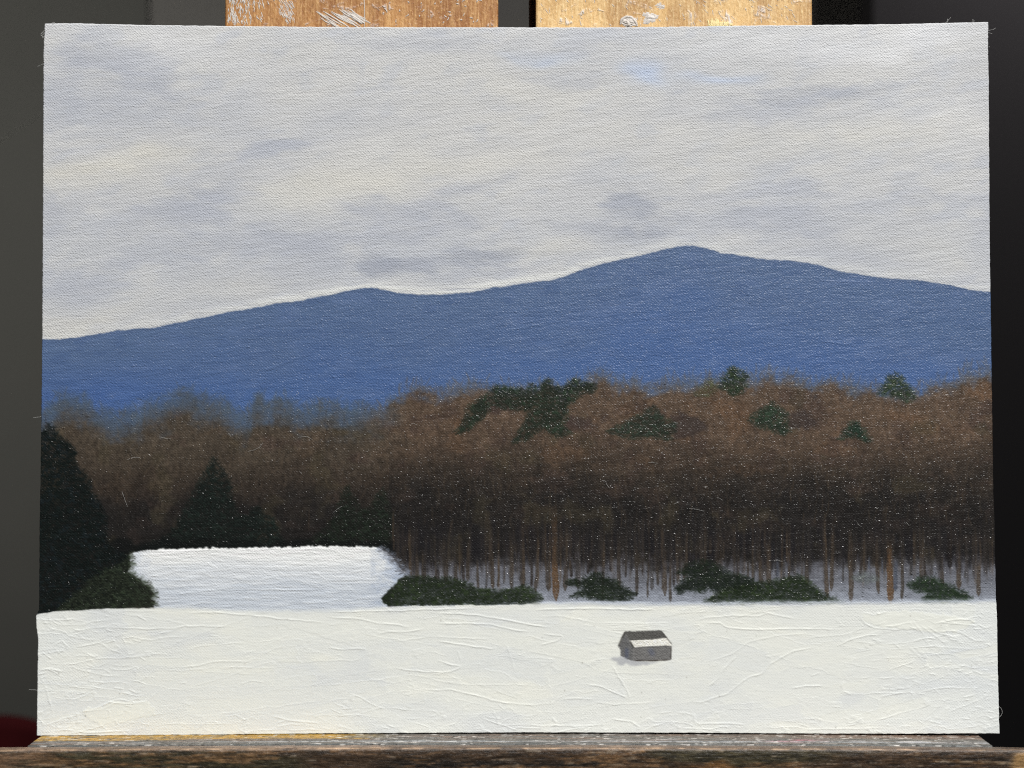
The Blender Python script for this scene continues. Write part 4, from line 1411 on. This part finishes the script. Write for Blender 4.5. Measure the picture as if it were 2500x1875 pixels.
def barn(pts, col, name=None, seed=0, a=1.0):
    sl, m = poly(pts, 1.0, 5, seed, 1)
    x, y = X[sl], Y[sl]
    c = np.array(col, np.float32) * (1 + 0.10 * fbm(x / 4, y / 3, seed + 2, 3))[..., None]
    img[sl] = img[sl] * (1 - a * m[..., None]) + c * a * m[..., None]
    sub = ids[sl]
    if name:
        sub[m > 0.5] = new_id(name, I_BN) if name != 'wall' else I_BN
    tooth[sl] = tooth[sl] * (1 - m) + 0.7 * m
    H[sl] = H[sl] * (1 - 0.8 * m) + 0.10 * 0.8 * m
    gloss[sl] *= (1 - 0.5 * m)


barn([(1526, 1542), (1538, 1563), (1548, 1579), (1546, 1613), (1533, 1609), (1515, 1601), (1513, 1581), (1509, 1578)], (101, 101, 101), 'wall', 1)
barn([(1546, 1580), (1639, 1576), (1638, 1611.5), (1545, 1613)], (111, 110, 109), 'wall', 2)
barn([(1525, 1541.5), (1614, 1539), (1629, 1558), (1613, 1561), (1537, 1565)], (86, 85, 82), 'barn_roof', 3)
barn([(1537, 1564), (1613, 1559.5), (1628, 1557), (1641, 1575.5), (1590, 1577), (1548, 1581)], (226, 224, 215), 'snowy_roof', 4)
blend(np.clip(splat([[(1527, 1542), (1518, 1558), (1509.5, 1578)]], 1.6), 0, 1) * .8, (62, 60, 56))
blend(np.clip(splat([[(1538, 1566), (1548, 1582)]], 1.3), 0, 1) * .8, (64, 62, 58))
blend(np.clip(splat([[(1548, 1582), (1590, 1579), (1638, 1577)]], 1.1), 0, 1) * .6, (84, 82, 82))
blend(np.clip(splat([[(1545, 1612.5), (1590, 1613), (1638, 1611)], [(1638.5, 1578), (1637.5, 1611)]], 1.1), 0, 1) * .85, (52, 46, 42))
blend(np.clip(splat([[(1530, 1584), (1530, 1606)]], 3.2), 0, 1) * .6, (80, 86, 104))
blend(np.clip(splat([[(1588, 1588), (1593, 1596)]], 4.5), 0, 1) * .45, (86, 92, 112))
blend(np.clip(splat([[(1614, 1540), (1626, 1555), (1641, 1574)]], 1.0), 0, 1) * .75, (58, 56, 52))
H += 0.05 * splat([wig([(1545, 1566 + k * 4), (1590, 1564 + k * 4), (1632, 1563 + k * 4)], 1.2, 6, k) for k in range(4)], 1.1)
H += 0.08 * splat([wig([(1470 + k * 3, 1522 + k * 4.0), (1540, 1520 + k * 4.2), (1640, 1522 + k * 4.1)], 2.0, 6, k * 7) for k in range(5)], 1.3)

# ---- scratches and brush hairs in the blue and the brown
ls, am = [], []
for k in range(260):
    x, y = rk.uniform(110, 2410), rk.uniform(640, 1300)
    l = rk.uniform(8, 60)
    an = rk.normal(-0.1, 0.35)
    ls.append(wig([(x, y), (x + l * .5, y + l * .5 * math.tan(an) + rk.uniform(-4, 4)), (x + l, y + l * math.tan(an))], 1.2, 6, k))
    am.append(rk.uniform(0.15, 0.9))
H += 0.05 * splat(ls, 1.1, am) * (dr > 0) * (~I_SNOW)
ls = [wig(p, 1.0, 8, 3) for p in ([(940, 842), (1010, 836), (1060, 812)], [(1230, 808), (1330, 790)], [(1160, 930), (1190, 934), (1225, 926)], [(2002, 832), (2080, 842)],
                                  [(640, 905), (720, 878)], [(1995, 683), (2060, 688), (2140, 690)])]
H += 0.10 * splat(ls, 1.3)
# specks of dust and dried crumbs that glint
ls, am = [], []
for k in range(520):
    x, y = rk.uniform(110, 2415), rk.uniform(620, 1340)
    if y < np.interp(x, RIDGE[:, 0], RIDGE[:, 1]) + 4:
        continue
    l = rk.uniform(1.0, 6.0)
    an = rk.uniform(-0.5, 0.5)
    ls.append([(x, y), (x + l * math.cos(an), y + l * math.sin(an))])
    am.append(rk.uniform(0.2, 1.0) ** 1.5)
H += 0.30 * splat(ls, 1.2, am) * (~I_SNOW)

ls, am = [], []
for sl, mk in FIRS:
    a_, b_ = np.nonzero(mk)
    n = int(len(a_) / 42)
    for q in rk.integers(0, len(a_), n):
        x, y = X[sl][a_[q], b_[q]], Y[sl][a_[q], b_[q]]
        if vn(np.array(x / 26), np.array(y / 26), 3) < -0.05:
            continue
        ls.append([(x, y), (x + rk.uniform(1, 3), y + rk.uniform(-1, 1))])
        am.append(rk.uniform(0.3, 1.0))
H += 0.55 * splat(ls, 1.5, am) * (~I_SNOW)
img = np.clip(img, 4, 244)
pig = np.clip(lin(img) / GAIN, 0.004, 0.88)

# ---- build the paint surface, split by painted area, all on one shared relief
u_, v_ = plane_pt(X, Y)
hm = (H * 0.001).astype(np.float64)
yy = -hm
# a rim folded back over the panel's edge
def padded(a, mode='edge'):
    return np.pad(a, 1, mode=mode)


U = padded(u_)
V = padded(v_)
YY = np.pad(yy, 1, mode='edge')
rimmask = np.zeros(YY.shape, bool)
rimmask[0, :] = rimmask[-1, :] = rimmask[:, 0] = rimmask[:, -1] = True
YY[rimmask] = 0.0009
PIG = np.stack([padded(pig[..., k]) for k in range(3)], -1)
TO = padded(tooth)
GL = padded(gloss)
ID = padded(ids)
ny, nx = U.shape
co = np.stack([U, YY, V], -1).reshape(-1, 3)
PIGf, TOf, GLf = PIG.reshape(-1, 3), TO.ravel(), GL.ravel()
i = np.arange(nx * ny).reshape(ny, nx)
quads = np.stack([i[:-1, :-1], i[1:, :-1], i[1:, 1:], i[:-1, 1:]], -1).reshape(-1, 4)
fid = ID[:-1, :-1].ravel()
order = np.argsort(fid, kind='stable')
fs = fid[order]
cuts = np.concatenate([[0], np.nonzero(np.diff(fs))[0] + 1, [len(fs)]])
built = {}
groups = []
for a, b in zip(cuts[:-1], cuts[1:]):
    groups.append((int(fs[a]), quads[order[a:b]]))
for k, q in sorted(groups, key=lambda g: (NAMES[g[0]][1] is not None, g[0])):
    name, par = NAMES[k][0], NAMES[k][1]
    lab = NAMES[k][2] if len(NAMES[k]) > 2 else None
    uq, inv = np.unique(q.ravel(), return_inverse=True)
    parent = painting if par is None else built.get(par, painting)
    o = mesh_np(name, co[uq], inv.reshape(-1, 4), PAINT, parent, {'pigment': PIGf[uq], 'tooth': TOf[uq], 'gloss': GLf[uq]})
    if lab:
        o['label'] = lab
    built[k] = o

# the board the canvas is glued to
ring = np.concatenate([i[0, :-1], i[:-1, -1], i[-1, :0:-1], i[:0:-1, 0]])
rc = co[ring]
nr = len(ring)
fr = rc.copy()
fr[:, 1] = 0.0008
cxz = rc[:, [0, 2]].mean(axis=0)
sh = 0.00012
d_ = rc[:, [0, 2]] - cxz
d_ /= np.abs(d_).max(axis=0)
fr[:, 0] -= d_[:, 0] * sh
fr[:, 2] -= d_[:, 1] * sh
bk = fr.copy()
bk[:, 1] = 0.0034
cf = np.array([[cxz[0], 0.0008, cxz[1]], [cxz[0], 0.0034, cxz[1]]])
allv = np.concatenate([fr, bk, cf])
k = np.arange(nr)
k1 = (k + 1) % nr
sides = np.stack([k, k1, k1 + nr, k + nr], -1)
me = bpy.data.meshes.new('canvas_panel')
faces = [tuple(int(z) for z in f) for f in sides]
faces += [(int(b), int(a), 2 * nr) for a, b in zip(k, k1)]
faces += [(int(a) + nr, int(b) + nr, 2 * nr + 1) for a, b in zip(k, k1)]
me.from_pydata([tuple(map(float, p)) for p in allv], [], faces)
me.materials.append(CANVAS)
panel = bpy.data.objects.new('canvas_panel', me)
COL.objects.link(panel)
panel.parent = painting

# loose cotton threads at the cut edges and lint stuck in the paint
def thread(pts, rad=0.00005, lift=0.0003, name='loose_thread'):
    p = np.array(pts, np.float64)
    n = len(p) * 5
    t = np.linspace(0, len(p) - 1, n)
    # smooth polyline
    xs = np.interp(t, np.arange(len(p)), p[:, 0])
    ys = np.interp(t, np.arange(len(p)), p[:, 1])
    for _ in range(3):
        xs[1:-1] = (xs[:-2] + 2 * xs[1:-1] + xs[2:]) / 4
        ys[1:-1] = (ys[:-2] + 2 * ys[1:-1] + ys[2:]) / 4
    u, v = plane_pt(xs, ys)
    du, dv = np.gradient(u), np.gradient(v)
    ln = np.hypot(du, dv) + 1e-9
    nu, nv = -dv / ln, du / ln
    kk = 5
    cs = []
    lf = lift + 0.00008 * np.sin(t * 2)
    for a in range(kk):
        th = 2 * np.pi * a / kk
        cs.append(np.stack([u + nu * rad * np.cos(th), -lf - rad * np.sin(th), v + nv * rad * np.cos(th)], -1))
    ii = np.arange(kk)[:, None] * n + np.arange(n)[None, :]
    jj = np.roll(ii, -1, axis=0)
    q = np.stack([ii[:, :-1], jj[:, :-1], jj[:, 1:], ii[:, 1:]], -1).reshape(-1, 4)
    o = mesh_np(name, np.concatenate(cs), q, THREAD)
    o.parent = painting
    return o


EDGE_T = [
    [(109, 90), (103, 94), (105, 76), (101, 80), (99, 86), (107, 89)], [(108, 73), (104, 80), (106, 84)], [(107, 155), (98, 159), (91, 162)], 
    [(124, 58), (130, 54), (136, 57)], [(2312, 56), (2315, 49), (2313, 46), (2318, 47), (2321, 42)], [(2308, 57), (2311, 53), (2316, 48)], [(2374, 55), (2373, 50), (2376, 47), (2379, 51), (2377, 54)],
    [(2412, 75), (2418, 73), (2425, 72), (2431, 68)], [(2400, 76), (2412, 79), (2423, 82)], [(2412, 112), (2418, 115)], [(2437, 1723), (2444, 1729), (2448, 1738), (2445, 1747), (2438, 1752)],
    [(103, 1017), (94, 1018), (80, 1020)], [(92, 1685), (80, 1684), (70, 1684)], 
]
for p in EDGE_T:
    thread(p, 0.00004, -0.0002)
LINT = [
    [(388, 1066), (402, 1069), (410, 1072), (418, 1071)], [(310, 1123), (324, 1117), (337, 1116), (345, 1119)], [(605, 1102), (620, 1099), (634, 1092), (642, 1081)],
    [(728, 1068), (740, 1066), (752, 1066), (762, 1073)], [(816, 1500), (824, 1492), (835, 1486)], [(1465, 1176), (1474, 1172), (1479, 1176), (1481, 1183), (1488, 1192)],
    [(1645, 1231), (1652, 1227), (1658, 1225)], [(1680, 1241), (1700, 1243), (1719, 1248)], [(1749, 1215), (1757, 1216), (1764, 1222)], [(298, 1200), (305, 1218), (311, 1237)],
    [(1000, 1036), (1010, 1034), (1018, 1037)], [(1893, 1368), (1902, 1369), (1912, 1371)], [(1582, 1130), (1592, 1129), (1606, 1131)], [(1226, 952), (1234, 958), (1248, 962)],
    [(556, 1062), (560, 1058), (563, 1066)], [(2212, 1275), (2220, 1284)], [(722, 965), (728, 962), (730, 957)], [(2093, 1278), (2098, 1283), (2104, 1286)],
]
for p in LINT:
    if p[0] == (816, 1500):
        p = [(a, b - 256 + 6) for a, b in p]
    thread(p, 0.000026, 0.0003, 'lint_fibre')
